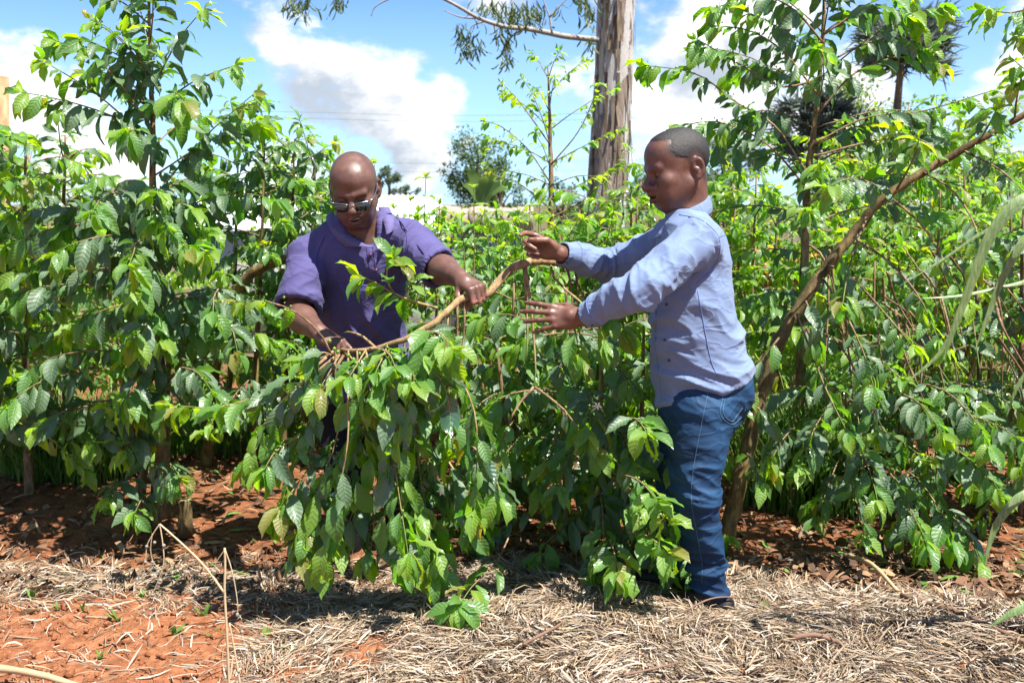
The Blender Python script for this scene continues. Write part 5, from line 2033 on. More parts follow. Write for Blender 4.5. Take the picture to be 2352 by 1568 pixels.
# ---- tall tree on the right
T = Coffee('tall coffee tree at the right with long arching branches against the clouds', P(1850, 1150, 4.9) * [1, 1, 0], 300, 17)
st = T.stem([P(1835, 1170, 4.9), P(1838, 850, 4.9), P(1846, 640, 4.9), P(1852, 450, 4.9), P(1880, 200, 4.9), P(1892, 40, 4.9), P(1898, -140, 4.9)], [.030, .026, .022, .018, .012, .009, .004], 44)
kw = dict(leaf=.158, hang=1.2, face=.2, step=.056, mid=0.80, young=.96)
T.whorls(st, .62, .99, .078, lambda f: .74 - .36 * f, lambda f: 24 + 26 * f, back=.6, droop=.8, berry=.35, bare=.22, **kw)
T.whorls(st, .34, .62, .085, lambda f: .50, lambda f: 16 + 14 * f, back=.8, droop=.7, berry=.2, bare=.15, **dict(kw, leaf=.125, mid=.45, young=.8, hang=.7))
for (pts, b, Y) in (([(1855, 400), (1780, 290), (1690, 235), (1600, 170), (1480, 150)], .35, 4.6), ([(1852, 430), (1760, 330), (1650, 280), (1560, 290)], .45, 4.6), ([(1870, 330), (1990, 270), (2120, 255), (2290, 205)], .35, 4.5),
                    ([(1868, 360), (1980, 330), (2120, 310), (2240, 330)], .45, 4.5), ([(1880, 260), (1960, 170), (2060, 130), (2140, 110)], .3, 4.6), ([(1880, 220), (1800, 120), (1720, 70), (1640, 60)], .3, 4.6),
                    ([(1852, 470), (1950, 420), (2060, 400), (2180, 420)], .45, 4.6), ([(1850, 520), (1960, 480), (2080, 470), (2180, 500)], .5, 4.7), ([(1892, 100), (1820, 20), (1740, -10), (1640, 20)], .3, 4.6), ([(1892, 80), (1970, 30), (2050, 20), (2110, 60)], .25, 4.6),
                    ([(1890, 150), (1990, 100), (2080, 90), (2160, 150)], .3, 4.6), ([(1885, 180), (1800, 200), (1720, 160), (1600, 90)], .3, 4.6)):
    q = spline([P(a, c, Y) for a, c in pts], 16)
    T.dress(q, **dict(kw, bare=b, r0=.0055, berry=.5, hang=1.1))

# ---- bushes low on the right
T = Coffee('spreading coffee bush low at the right with pale grey-green drooping leaves', P(2010, 1230, 4.25) * [1, 1, 0], 300, 18)
for (x, y0, Y, tx, ty) in ((1960, 1170, 4.5, 1930, 660), (2060, 1190, 4.4, 2080, 700), (1880, 1150, 4.8, 1850, 700), (2140, 1180, 4.3, 2170, 760), (1990, 1160, 4.9, 2010, 600)):
    st = T.stem([P(x, y0, Y), P((x + tx) / 2, (y0 + ty) / 2, Y), P(tx, ty, Y)], [.016, .011, .005], 18, 7)
    T.whorls(st, .30, .98, .125, lambda f: .50 - .14 * f, lambda f: -6 + 34 * f, back=.35, droop=.95, berry=.25, leaf=.145, bare=.15, step=.06, hang=.85, face=.3, mid=0.80, young=.9)
for (x, y, d) in ((1900, 950, (-.6, -1, .1)), (1960, 1010, (-.2, -1, 0)), (2020, 1060, (.1, -1, 0)), (2080, 1080, (.2, -1, 0)), (2130, 1000, (.4, -1, 0)), (1830, 980, (-.6, -.8, .1)), (2060, 900, (.1, -1, .1)), (2120, 880, (.5, -1, .1)), (1940, 1090, (0, -1, .1)),
                  (2040, 1130, (0, -1, .1)), (2130, 1150, (.2, -1, .1)), (1980, 880, (-.2, -1, .1)), (2180, 940, (.3, -1, .1))):
    T.lateral(P(x, y, 4.05), d, T.r.uniform(.34, .5), 1.0, leaf=.155, bare=.05, step=.06, hang=.8, face=.4, mid=0.80, young=.92, berry=.35)
T = Coffee('coffee bush filling the right edge of the picture beside the strap grass', P(2300, 1200, 4.3) * [1, 1, 0], 260, 19)
for (x, y0, Y, tx, ty) in ((2260, 1180, 4.6, 2240, 560), (2340, 1180, 4.4, 2350, 480), (2420, 1190, 4.3, 2420, 420), (2330, 1150, 5.2, 2320, 420)):
    st = T.stem([P(x, y0, Y), P((x + tx) / 2, (y0 + ty) / 2, Y), P(tx, ty, Y)], [.018, .012, .005], 18, 7)
    T.whorls(st, .25, .98, .125, lambda f: .55 - .18 * f, lambda f: -4 + 36 * f, back=.4, droop=.9, berry=.2, leaf=.145, bare=.15, step=.06, hang=.85, face=.2, mid=0.80, young=.88)
for k in range(26):        # old bare shoots crossing each other
    x0, y0 = T.r.uniform(1850, 2340), T.r.uniform(560, 800)
    q0 = [(x0, y0), (x0 + T.r.uniform(10, 70), y0 + T.r.uniform(60, 140)), (x0 + T.r.uniform(20, 160), y0 + T.r.uniform(180, 380))]
    T.dress(spline([P(a, b, 4.15 + T.r.normal() * .12) for a, b in q0], 10), bare=1.1, tipn=False, berry=0, r0=T.r.uniform(.003, .0065))
# the leafy tip that hangs into the top right corner
T.dress(spline([P(2440, -60, 3.6), P(2380, 10, 3.6), P(2320, 30, 3.55), P(2262, 20, 3.5)], 12), leaf=.14, bare=.1, hang=1.1, step=.06, face=.2, mid=0.45, young=.9, r0=.005)
T.dress(spline([P(2440, 220, 3.6), P(2380, 180, 3.6), P(2330, 140, 3.55)], 10), leaf=.12, bare=.1, hang=.6, step=.06, face=.2, mid=0.45, young=.7, r0=.004)
T.dress(spline([P(2440, 120, 3.6), P(2390, 90, 3.6), P(2335, 80, 3.55)], 10), leaf=.13, bare=.1, hang=1.0, step=.06, face=.2, mid=0.45, young=.8, r0=.004)

# ---- bushes behind, row by row
ROWS = [  # x, base row y, depth, top row y, spread, leaf, label
    (930, 1000, 5.6, 530, .45, .120, 'upright coffee shoots with bronze tips just behind the man in purple', 1),
    (1110, 980, 5.9, 455, .45, .120, 'coffee bush with pale new leaves between the two men, nearest the beige wall', 1),
    (1330, 980, 5.8, 430, .45, .125, 'coffee bush behind the outstretched arms of the man in blue', 1),
    (1480, 960, 6.2, 330, .55, .125, 'bright coffee bush in front of the eucalyptus trunk', 0),
    (1720, 980, 5.9, 400, .60, .125, 'bright yellow-green coffee bush behind the shoulder of the man in blue', 0),
    (1960, 960, 6.2, 360, .60, .125, 'coffee bush behind the leaning stem, in front of the orange boards', 0),
    (2180, 960, 6.0, 340, .60, .125, 'sunlit coffee bush behind the leaning stem towards the right edge', 0),
    (2380, 960, 6.4, 380, .60, .125, 'coffee bush partly out of the picture behind the strap grass', 0),
    (430, 960, 6.4, 420, .55, .125, 'coffee bush behind the trunk of the tall left tree', 0),
    (180, 960, 6.2, 330, .60, .125, 'coffee bush behind the left edge bush beside the timber pole', 0),
    (-20, 960, 6.8, 300, .60, .125, 'coffee bush farthest to the left behind the timber pole', 0),
    (690, 930, 7.2, 560, .55, .120, 'coffee bush in front of the white roof left of the man in purple', 0),
    (1010, 900, 8.0, 600, .55, .115, 'far coffee bush below the white roof', 0),
    (1230, 900, 8.2, 600, .55, .115, 'far coffee bush in front of the beige wall', 0),
    (1600, 900, 8.0, 450, .60, .115, 'far coffee bush right of the eucalyptus trunk', 0),
    (1850, 900, 8.4, 420, .60, .115, 'far coffee bush behind the tall right tree', 0),
    (2120, 900, 8.4, 380, .60, .115, 'far coffee bush in the gap under the leaning stem', 0),
    (300, 900, 8.6, 460, .60, .115, 'far coffee bush on the left under the hazy hill', 0),
    (1770, 930, 7.0, 290, .50, .115, 'bright leafy coffee bush just right of the head of the man in blue', 0),
    (1930, 930, 7.4, 220, .55, .115, 'tall bright coffee bush behind the stem of the tall right tree', 0),
    (2100, 930, 7.2, 210, .55, .115, 'tall bright coffee bush above the middle of the leaning stem', 0),
    (2270, 930, 7.5, 220, .55, .115, 'tall bright coffee bush above the right end of the leaning stem', 0),
    (600, 930, 6.6, 350, .45, .120, 'coffee bush rising left of the bald head', 0),
    (1700, 880, 10.5, 440, .80, .120, 'distant coffee bush behind the orange boards', 0),
    (1950, 880, 11.0, 430, .80, .120, 'distant coffee bush beyond the tall right coffee tree', 0),
    (2220, 880, 10.8, 420, .80, .120, 'distant coffee bush at the right under the dark tree', 0),
    (120, 880, 10.8, 480, .80, .120, 'distant coffee bush at the left under the far tree line', 0),
    (1420, 880, 10.4, 480, .80, .120, 'distant coffee bush at the foot of the eucalyptus', 0),
]
for i, (x, yb, Y, yt, sp, lf, lab, shoots) in enumerate(ROWS):
    b = P(x, yb, Y) * [1, 1, 0]
    T = Coffee(lab, b, 150 if Y < 7 else 90, 40 + i)
    topz = P(x, yt, Y)[2]
    for k in range(6 if Y < 7 else 5):
        off = np.array([T.r.uniform(-sp, sp), T.r.uniform(-.3, .3), 0])
        hz = topz * T.r.uniform(.74, 1.0)
        st = T.stem([b + off, b + off * 1.15 + [0, 0, hz * .5], b + off * 1.3 + [0, 0, hz]], [.018, .012, .004], 14, 6)
        T.whorls(st, .30, .98, .12, lambda f: .52 - .2 * f, lambda f: 0 + 40 * f, back=.4, droop=.7, berry=.06, leaf=lf, bare=.12, step=.066, hang=.65, face=.1, mid=.30 if Y > 5.7 else .45, young=.70)
    if shoots:
        for k in range(9):
            px = x + T.r.uniform(-130, 110)
            z0 = P(px, T.r.uniform(620, 680), Y - .5)
            T.shoot(z0, T.r.uniform(.18, .36), (T.r.normal() * .03, T.r.normal() * .03), leaf=.115)
# shoots placed where they show against the white roof
T = Coffee('cluster of upright coffee suckers with bronze tips against the white roof', P(985, 960, 4.9) * [1, 1, 0], 160, 70)
for (x, yt, yb) in ((978, 408, 600), (1088, 432, 610), (942, 462, 610), (1010, 470, 600), (1060, 500, 610), (1118, 520, 640), (1184, 510, 690), (1240, 470, 600), (905, 480, 560), (1150, 560, 700)):
    a, b = P(x + T.r.normal() * 6, yb + 130, 4.9), P(x, yt, 4.9)
    T.shoot(a, b[2] - a[2], ((b - a)[0], 0), leaf=.098, gap=.085, young=.62)

# ---- thin tall coffee tree in front of the eucalyptus
T = Coffee('thin sparse coffee tree with a dark bare stem standing before the clouds', P(1262, 900, 7.0) * [1, 1, 0], 200, 71)
st = T.stem([P(1262, 880, 7.0), P(1264, 600, 7.0), P(1266, 420, 7.0), P(1262, 250, 7.0), P(1258, 150, 7.0)], [.030, .024, .018, .010, .004], 30)
T.whorls(st, .42, .72, .12, lambda f: .55 - .1 * f, lambda f: 15 + 15 * f, back=.8, droop=.6, berry=.1, leaf=.10, bare=.1, step=.085, hang=.5, dens=.75, mid=.3, young=.7)
T.whorls(st, .70, 1.0, .11, lambda f: .62 - .42 * f, lambda f: 35 + 22 * f, back=.8, droop=.4, berry=.1, leaf=.105, bare=.45, step=.06, hang=.6, mid=.35, young=.62)
for (pts, b) in (([(1264, 420), (1210, 340), (1150, 290), (1115, 280)], .35), ([(1264, 380), (1330, 300), (1370, 210), (1375, 190)], .55), ([(1264, 480), (1190, 420), (1130, 400), (1110, 345)], .5), ([(1262, 330), (1190, 230), (1150, 190)], .6), ([(1266, 460), (1340, 420), (1420, 380)], .4), ([(1266, 500), (1340, 460), (1400, 400), (1440, 330)], .4)):
    T.dress(spline([P(a, c, 6.9) for a, c in pts], 12), leaf=.11, bare=b, step=.06, hang=.7, mid=.3, young=.6, r0=.006, berry=.2)
# ------------------------------------------------------------------ background: trees, sheds, poles
def far_leaf_material(name, c1, c2, trans=.25):
    m, t = new_mat(name)
    r = t.n('ShaderNodeAttribute', attribute_name='leaf_rand').outputs['Fac']
    c = t.mix(r, c1, c2)
    b = t.n('ShaderNodeBsdfPrincipled', {'Base Color': c, 'Roughness': .5})
    tl = t.n('ShaderNodeBsdfTranslucent', {'Color': t.mix(.5, c, (.30, .42, .05))})
    ms = t.n('ShaderNodeMixShader', {0: trans, 1: b.outputs[0], 2: tl.outputs[0]})
    finish(t, ms.outputs[0])
    return m


def crown(name, centers, radii, n, size, mat, parent, r, aspect=.5, droop=0.0):
    """leaf faces spread through clumps"""
    centers, radii = np.asarray(centers, float), np.asarray(radii, float)
    k = r.integers(len(centers), size=n)
    d = r.normal(size=(n, 3))
    d /= np.linalg.norm(d, axis=1)[:, None]
    p = centers[k] + d * radii[k][:, None] * (r.random(n) ** .45)[:, None]
    ax = r.normal(size=(n, 3)) + d * .6 + np.array([0, 0, -droop])
    ax /= np.linalg.norm(ax, axis=1)[:, None]
    nr = r.normal(size=(n, 3)) * .6 + np.array([0, -.1, 1.0])
    sd = np.cross(nr, ax)
    sd /= np.linalg.norm(sd, axis=1)[:, None] + 1e-9
    nn = np.cross(ax, sd)
    s = size * r.uniform(.6, 1.3, n)[:, None]
    w = s * aspect * .5
    v = np.stack([p, p + ax * s * .5 + sd * w + nn * s * .08, p + ax * s - nn * s * .05, p + ax * s * .5 - sd * w + nn * s * .08], 1)
    f = np.arange(n * 4).reshape(n, 4)
    return mesh_obj(name, v.reshape(-1, 3), f, [mat], parent, True, attr={'leaf_rand': np.repeat(r.random(n), 4)})


M_TRUNK = bark_material('tree_bark', (.05, .035, .022), (.13, .095, .065), (.24, .19, .14), 6.0, False)
FL = [far_leaf_material('far_leaf_green', (.028, .070, .018), (.085, .150, .030)), far_leaf_material('far_leaf_blue', (.030, .062, .040), (.085, .130, .080)), far_leaf_material('far_leaf_bright', (.07, .16, .02), (.17, .27, .03), .35)]


def far_tree(px, py, rx, ry, Y, mi, n, label, seed, clumps=26, size=.16, fill=.55, base_z=-1.8, aspect=.5):
    r = np.random.default_rng(seed)
    c = P(px, py, Y)
    sx, sz = rx * Y / FOC, ry * Y / FOC
    root = empty('tree', (c[0], Y, base_z), label, 'tree', 'trees beyond the coffee plot')
    cs = []
    while len(cs) < clumps:
        q = r.uniform(-1, 1, 3)
        if np.linalg.norm(q) < 1 and np.linalg.norm(q) > .25:
            cs.append(c + q * np.array([sx, sx * .8, sz]))
    cs = np.array(cs)
    rad = r.uniform(.26, .46, clumps) * min(sx, sz) * (fill / .55)
    crown('crown', cs, rad, n, size * Y / 40, FL[mi], root, r, aspect)
    mb = MB()
    foot = np.array([c[0], Y, base_z])
    mb.tube(spline([foot, (foot + c) / 2 + r.normal(size=3) * .1, c + [0, 0, sz * .5]], 10), np.linspace(.10, .03, 10) * Y / 30, 7)
    for q in cs[::2]:
        mb.tube(spline([c + [0, 0, -sz * .6], (c + q) / 2, q], 5), np.linspace(.035, .01, 5) * Y / 30, 5)
    mb.build('trunk', M_TRUNK, root)
    return root


far_tree(1098, 392, 70, 84, 46, 0, 5200, 'rounded dense green tree beyond the beige wall', 1, 34, .15, .55)
far_tree(1150, 455, 60, 45, 44, 0, 1800, 'low green bush at the foot of the rounded dense tree', 2, 14, .15)
far_tree(893, 408, 26, 34, 60, 1, 900, 'small hazy tree showing just right of the bald head', 3, 12, .12, .45)
far_tree(930, 446, 40, 16, 70, 1, 900, 'low hazy tree right of the small tree by the bald head', 4, 12, .10)
far_tree(1685, 372, 75, 62, 38, 1, 3000, 'pale blue-green tree behind the head of the man in blue', 5, 24, .14, .5)
far_tree(1600, 430, 70, 50, 36, 1, 1800, 'grey-green tree right of the eucalyptus trunk', 6, 18, .14)
far_tree(1470, 440, 60, 60, 40, 0, 1800, 'green tree showing behind the eucalyptus trunk', 7, 16, .14)
far_tree(1960, 300, 150, 120, 24, 2, 3600, 'bright green tree behind the tall right coffee tree', 8, 26, .20, .5)
far_tree(2320, 395, 80, 50, 34, 0, 2000, 'dark tree at the right edge beyond the coffee', 9, 18, .15)
far_tree(70, 462, 90, 26, 90, 0, 1800, 'low green tree line far off at the left edge', 10, 20, .12)
far_tree(240, 455, 80, 30, 80, 1, 1500, 'hazy trees far off left of the tall coffee tree', 11, 18, .12)
far_tree(480, 450, 90, 34, 70, 0, 1700, 'low trees far off behind the tall left coffee tree', 12, 18, .12)
far_tree(1290, 470, 80, 46, 42, 1, 1700, 'grey-green shrubs behind the thin sparse coffee tree', 13, 18, .14)
far_tree(2150, 420, 110, 60, 40, 1, 1900, 'blue-green tree low behind the leaning stem', 14, 18, .15)


def silky_oak(px, py, rx, ry, Y, label, seed):
    """feathery grey-green crown in sprays"""
    r = np.random.default_rng(seed)
    c = P(px, py, Y)
    sx, sz = rx * Y / FOC, ry * Y / FOC
    root = empty('tree', (c[0], Y, -1.8), label, 'tree', 'trees beyond the coffee plot')
    cs, rad = [], []
    L = []
    mb = MB()
    foot = np.array([c[0] - sx * .3, Y, -1.8])
    mb.tube(spline([foot, (foot + c) / 2, c + [0, 0, sz]], 12), np.linspace(.16, .03, 12), 8)
    n = 34
    P_, Yw, Pt, Ln, Wd, Cu = [], [], [], [], [], []
    for k in range(n):
        q = r.normal(size=3)
        q = q / np.linalg.norm(q) * r.random() ** .4
        e = c + q * np.array([sx, sx, sz])
        mb.tube(spline([c + [-sx * .2, 0, q[2] * sz * .4 - sz * .2], (c + e) / 2 + [0, 0, -.1], e], 6), np.linspace(.03, .008, 6), 5)
        m = 70
        yaw = math.atan2(q[1], q[0])
        P_.append(e + r.normal(size=(m, 3)) * sx * .07)
        Yw.append(yaw + r.normal(size=m) * .7)
        Pt.append(.2 + r.normal(size=m) * .45)
        Ln.append(r.uniform(.16, .42, m))
        Wd.append(r.uniform(.02, .045, m))
        Cu.append(r.normal(size=m) * .7)
    mb.build('trunk', M_TRUNK, root)
    P_, Yw, Pt, Ln, Wd, Cu = (np.concatenate(a) for a in (P_, Yw, Pt, Ln, Wd, Cu))
    col = np.array([.13, .17, .14]) * r.uniform(.5, 1.5, len(Yw))[:, None]
    blades('crown', P_, Yw, Pt, Ln, Wd, Cu, col, M_GRASS, 3, r.normal(size=len(Yw)), .2, kind=None, parent=root)


silky_oak(2075, 110, 110, 75, 15, 'feathery grey-green tree top left of the top right corner', 31)
silky_oak(1880, 290, 90, 70, 16, 'feathery dark tree behind the stem of the tall right coffee tree', 32)


def eucalyptus():
    Y = 12.0
    base = P(1388, 560, Y)
    root = empty('eucalyptus_tree', (base[0], Y, -.6), 'large eucalyptus with peeling pale and brown bark rising out of the picture', 'tree')
    m, t = new_mat('eucalyptus_bark')
    co = t.n('ShaderNodeTexCoord').outputs['Object']
    st = t.vmath('MULTIPLY', co, (1.0, 1.0, .16))
    n1 = t.noise(st, 5.5, 6, .6, dist=.6)
    n2 = t.noise(st, 34.0, 5, .65)
    pale = t.mix(n2, (.31, .28, .25), (.48, .455, .43))
    brn = t.ramp(n2, [(.3, (.08, .055, .042)), (.55, (.22, .165, .13)), (.75, (.36, .29, .24))])
    sep = t.n('ShaderNodeSeparateXYZ', {0: co})
    hz = t.smooth(sep.outputs[2], 1.6, 3.6)
    thr = t.math('SUBTRACT', .54, t.math('MULTIPLY', hz, .11))
    k = t.smooth(t.math('SUBTRACT', n1, thr), -.02, .02)
    c = t.mix(k, brn, pale)
    h = t.math('SUBTRACT', t.math('MULTIPLY', n2, .6), t.math('MULTIPLY', k, .8))
    b = t.n('ShaderNodeBsdfPrincipled', {'Base Color': c, 'Roughness': .8, 'Normal': t.n('ShaderNodeBump', {'Strength': .9, 'Distance': .03, 'Height': h}).outputs[0]})
    finish(t, b.outputs[0])
    mb = MB()
    q = spline([P(1386, 700, Y) * [1, 1, 0] + [0, 0, -.7], P(1388, 560, Y), P(1398, 380, Y), P(1408, 200, Y), P(1415, 0, Y), P(1420, -200, Y), P(1410, -500, Y)], 40)
    mb.tube(q, np.interp(np.linspace(0, 1, 40), [0, .25, .5, .75, 1], [.30, .245, .225, .215, .16]), 28, wob=.012)
    tr = mb.build('trunk', m, root)
    # loose strips of bark
    r = np.random.default_rng(9)
    mb = MB()
    for k in range(70):
        z = r.uniform(.9, 4.3)
        i = int(np.argmin(np.abs(q[:, 2] - z)))
        a = r.uniform(3.3, 6.1)
        R = .232
        c0 = q[i] + R * np.array([math.cos(a), math.sin(a), 0])
        L = r.uniform(.10, .5)
        w = r.uniform(.012, .035)
        tang = np.array([-math.sin(a), math.cos(a), 0])
        out = np.array([math.cos(a), math.sin(a), 0])
        s = np.linspace(0, 1, 6)
        lift = r.uniform(.0, .07)
        c_ = c0 + np.outer(s - .2, [0, 0, -L]) + np.outer(s ** 2 * lift + .004, out)
        ww = w * (1 - .6 * s)
        v = np.concatenate([c_ - tang * ww[:, None], c_ + tang * ww[:, None]])
        f = [[j, j + 1, j + 7, j + 6] for j in range(5)]
        mb.add(v, f)
    bs = mb.build('bark_strips', M_TRUNK, root)
    tag(bs, kind='stuff')
    # the side limb and its hanging leaves
    lm = plain('eucalyptus_limb', (.30, .27, .24), .75, noise=.3, scale=20)
    mb = MB()
    limb = spline([P(1400, 96, Y), P(1372, 92, Y - .1), P(1300, 84, Y - .25), P(1250, 74, Y - .4), P(1205, 66, Y - .5), P(1160, 62, Y - .6), P(1100, 42, Y - .7), P(1050, 14, Y - .8), P(1000, -12, Y - .9), P(900, -60, Y - 1.1)], 40)
    mb.tube(limb, np.linspace(.038, .014, 40), 8, wob=.04)
    mb.build('branch', lm, root)
    subs = [[(1268, 78), (1262, 40), (1250, 5), (1238, -40)], [(1170, 63), (1180, 30), (1170, -20)], [(1100, 42), (1060, 40), (1018, 24)], [(1205, 66), (1175, 85), (1165, 112), (1166, 150)], [(1140, 56), (1115, 50), (1085, 60), (1078, 80)],
            [(960, -30), (870, 10), (852, 38)], [(1262, 40), (1290, 10), (1320, -20)], [(780, -50), (770, -10), (762, 10)], [(720, -60), (690, -10), (668, 15)], [(1340, -40), (1350, 0), (1345, 40)]]
    for s in subs:
        mb = MB()
        qq = spline([P(a, b_, Y - .5) for a, b_ in s], 10)
        mb.tube(qq, np.linspace(.014, .004, 10), 6)
        mb.build('branch', lm, root)
    lmats = [far_leaf_material('eucalyptus_leaf', (.035, .060, .026), (.095, .135, .050), .3)]
    shp = [(p * np.array([1, .32, .7]), uv) for p, uv in LSHAPES]
    L = []
    for (x, y, sx, sy, n) in ((1070, 95, 26, 34, 46), (1052, 72, 12, 14, 12), (1088, 118, 14, 16, 22), (1165, 45, 36, 30, 80), (1200, 30, 34, 26, 60), (1235, 40, 22, 22, 36), (1165, 112, 12, 26, 34), (1160, 148, 8, 12, 12), (690, 18, 24, 22, 46), (665, 14, 14, 14, 16), (775, 10, 22, 16, 26),
                            (1350, 30, 22, 26, 44), (1356, 105, 10, 18, 16), (1285, 28, 6, 12, 5), (1120, 20, 30, 16, 30), (1145, 85, 14, 14, 16), (1330, 8, 20, 14, 18)):
        for _ in range(n):
            p = P(x + r.normal() * sx * .6, y - 10 + r.normal() * sy * .6, Y - .5 + r.normal() * .15)
            ax = unit([r.normal() * .45, r.normal() * .35, -1])
            nr = np.cross(ax, unit(r.normal(size=3)))
            L.append((p, ax, unit(nr), r.uniform(.11, .19), int(r.integers(NV)), 0))
    tag(leaf_cloud('foliage', L, root, lmats, shp), kind='stuff')


eucalyptus()


def sheds():
    white = plain('white_roof_sheet', (.80, .80, .82), .35, noise=.06, scale=4)
    wall = plain('grey_plaster', (.42, .40, .38), .9, noise=.25, scale=3)
    glass = plain('blue_window', (.10, .22, .42), .15, noise=.1)
    Y = 21.0
    g0 = -1.8
    a, b = P(440, 448, Y + 2.2), P(1012, 448, Y + 2.2)
    e0, e1 = P(425, 528, Y), P(1012, 528, Y)
    root = empty('shed', (e0[0], Y, g0), 'long low shed with a bright white sheet roof behind the man in purple', 'shed')
    mb = MB()
    mb.box(((e0[0] + e1[0]) / 2, Y + 1.6, (e0[2] - .1 + g0) / 2), (e1[0] - e0[0] - .2, 2.8, e0[2] - .1 - g0))
    mb.build('wall', wall, root)
    n = 15
    for k in range(n):              # overlapping roof sheets
        f0, f1 = k / n, (k + 1) / n + .004
        A, B = a + (b - a) * f0, a + (b - a) * f1
        C, D = e0 + (e1 - e0) * f0, e0 + (e1 - e0) * f1
        m2 = MB()
        s = np.linspace(0, 1, 13)
        rip = .018 * np.cos(s * 2 * math.pi * 3)
        top = A + np.outer(s, B - A) + np.outer(rip, [0, -.3, 1]) + [0, 0, .003 * (k % 2)]
        bot = C + np.outer(s, D - C) + np.outer(rip, [0, -.3, 1]) + [0, 0, .003 * (k % 2)]
        v = np.concatenate([top, bot])
        f = [[i, i + 13, i + 14, i + 1] for i in range(12)]
        m2.add(v, f)
        o = m2.build('roof_sheet', white, root)
        md_ = o.modifiers.new('s', 'SOLIDIFY')
        md_.thickness = .006
    # the beige flat-roofed house
    Y = 16.0
    beige = plain('beige_concrete', (.42, .34, .27), .95, noise=.45, scale=4.5)
    a, b = P(1000, 478, Y), P(1226, 478, Y)
    lo = P(1000, 530, Y)
    root = empty('house', (a[0], Y, g0), 'low house with a weathered beige concrete roof edge between the two men', 'house')
    rr = np.random.default_rng(77)
    nP = 6
    for k in range(nP):             # cast roof-edge panels, each a little out of line
        xa = a[0] + (b[0] - a[0]) * k / nP + .006
        xb = a[0] + (b[0] - a[0]) * (k + 1) / nP - .006
        zt = a[2] + rr.normal() * .018
        m2 = MB()
        xs = np.linspace(xa, xb, 6)
        top = zt + rr.normal(size=6) * .010
        yf = Y + rr.normal() * .012
        v = np.concatenate([np.stack([xs, np.full(6, yf), np.full(6, lo[2])], 1), np.stack([xs, np.full(6, yf), top], 1), np.stack([xs, np.full(6, yf + 3.0), top], 1), np.stack([xs, np.full(6, yf + 3.0), np.full(6, lo[2])], 1)])
        f = [[q_ * 6 + i, q_ * 6 + i + 1, ((q_ + 1) % 4) * 6 + i + 1, ((q_ + 1) % 4) * 6 + i] for q_ in range(4) for i in range(5)] + [[0, 6, 12, 18], [5, 23, 17, 11]]
        m2.add(v, f)
        m2.build('roof_panel', beige, root, smooth=False)
    mb = MB()
    mb.box(((a[0] + b[0]) / 2, Y + 1.65, (lo[2] - .012 + g0) / 2), (b[0] - a[0] - .4, 2.7, lo[2] - .012 - g0))
    mb.build('wall', wall, root, smooth=False)
    for x in (1110, 1165):
        c = P(x, 560, Y + .30)
        mb = MB()
        mb.box((c[0], Y + .285, c[2]), (.34, .03, .30))
        w = mb.build('window', plain('window_frame', (.5, .5, .52), .6), root, smooth=False)
        mb = MB()
        mb.box((c[0], Y + .268, c[2]), (.28, .012, .24))
        mb.build('pane', glass, w, smooth=False)
    # orange boards
    Y = 8.9
    orange = plain('orange_paint', (.55, .17, .03), .6, noise=.25, scale=9)
    c0 = P(1690, 620, Y)
    root = empty('board_fence', (c0[0], Y, -.1), 'orange painted boards glimpsed through the leaves behind the man in blue', 'fence')
    for k in range(9):
        x = P(1690 + 22 * k, 560, Y)
        mb = MB()
        zt = x[2] - .02 * (k % 3)
        zb = P(1690, 660, Y)[2]
        mb.box((x[0], Y + .004 * (k % 2), (zt + zb) / 2), (.078, .022, zt - zb))
        mb.build('board', orange, root, smooth=False)
    for z in (585, 640):
        mb = MB()
        l, r_ = P(1680, z, Y), P(1880, z, Y)
        mb.box(((l[0] + r_[0]) / 2, Y + .05, l[2]), (r_[0] - l[0], .05, .05))
        mb.build('rail', orange, root, smooth=False)
    for x in (1695, 1865):
        mb = MB()
        l = P(x, 585, Y)
        mb.box((l[0], Y + .10, l[2] / 2 - .25), (.06, .05, l[2] + .5))
        mb.build('post', M_TRUNK, root, smooth=False)
    # timber pole on the left
    Y = 8.2
    timber = bark_material('timber_pole', (.20, .10, .05), (.36, .21, .11), (.46, .31, .18), 12, False)
    mb = MB()
    mb.tube([P(8, 900, Y) * [1, 1, 0] + [0, 0, -.3], P(8, 500, Y), P(6, 176, Y)], [.055, .05, .045], 12, wob=.03)
    tag(mb.build('timber_pole', timber), 'weathered brown timber pole at the left edge', 'pole')
    # wires
    wm = plain('wire', (.16, .17, .19), .6)
    for i, (y0, y1, Y, lab) in enumerate(((238, 262, 42, 'uppermost thin overhead wire crossing the clouds'), (252, 276, 42, 'second thin overhead wire just under the uppermost'), (352, 372, 50, 'lower overhead wire level with the bald head'), (368, 392, 50, 'lowest overhead wire crossing behind the bald head'))):
        q = spline([P(-400, y0, Y), P(600, (y0 + y1) / 2 + 6, Y), P(1300, y1, Y), P(2800, y0 - 40, Y)], 40)
        mb = MB()
        mb.tube(q, .007, 5)
        tag(mb.build('overhead_wire', wm), lab, 'wire', 'overhead wires')
    # banana plant
    Y = 30.0
    c = P(1105, 470, Y)
    root = empty('banana_plant', (c[0], Y, g0), 'pale banana plant leaves in front of the rounded dense tree', 'plant')
    mb = MB()
    mb.tube([np.array([c[0], Y, g0]), c + [0, 0, -.3], c], [.16, .12, .08], 9)
    mb.build('stem', plain('banana_stem', (.16, .22, .07), .6), root)
    bl = far_leaf_material('banana_leaf', (.10, .19, .04), (.18, .28, .07), .35)
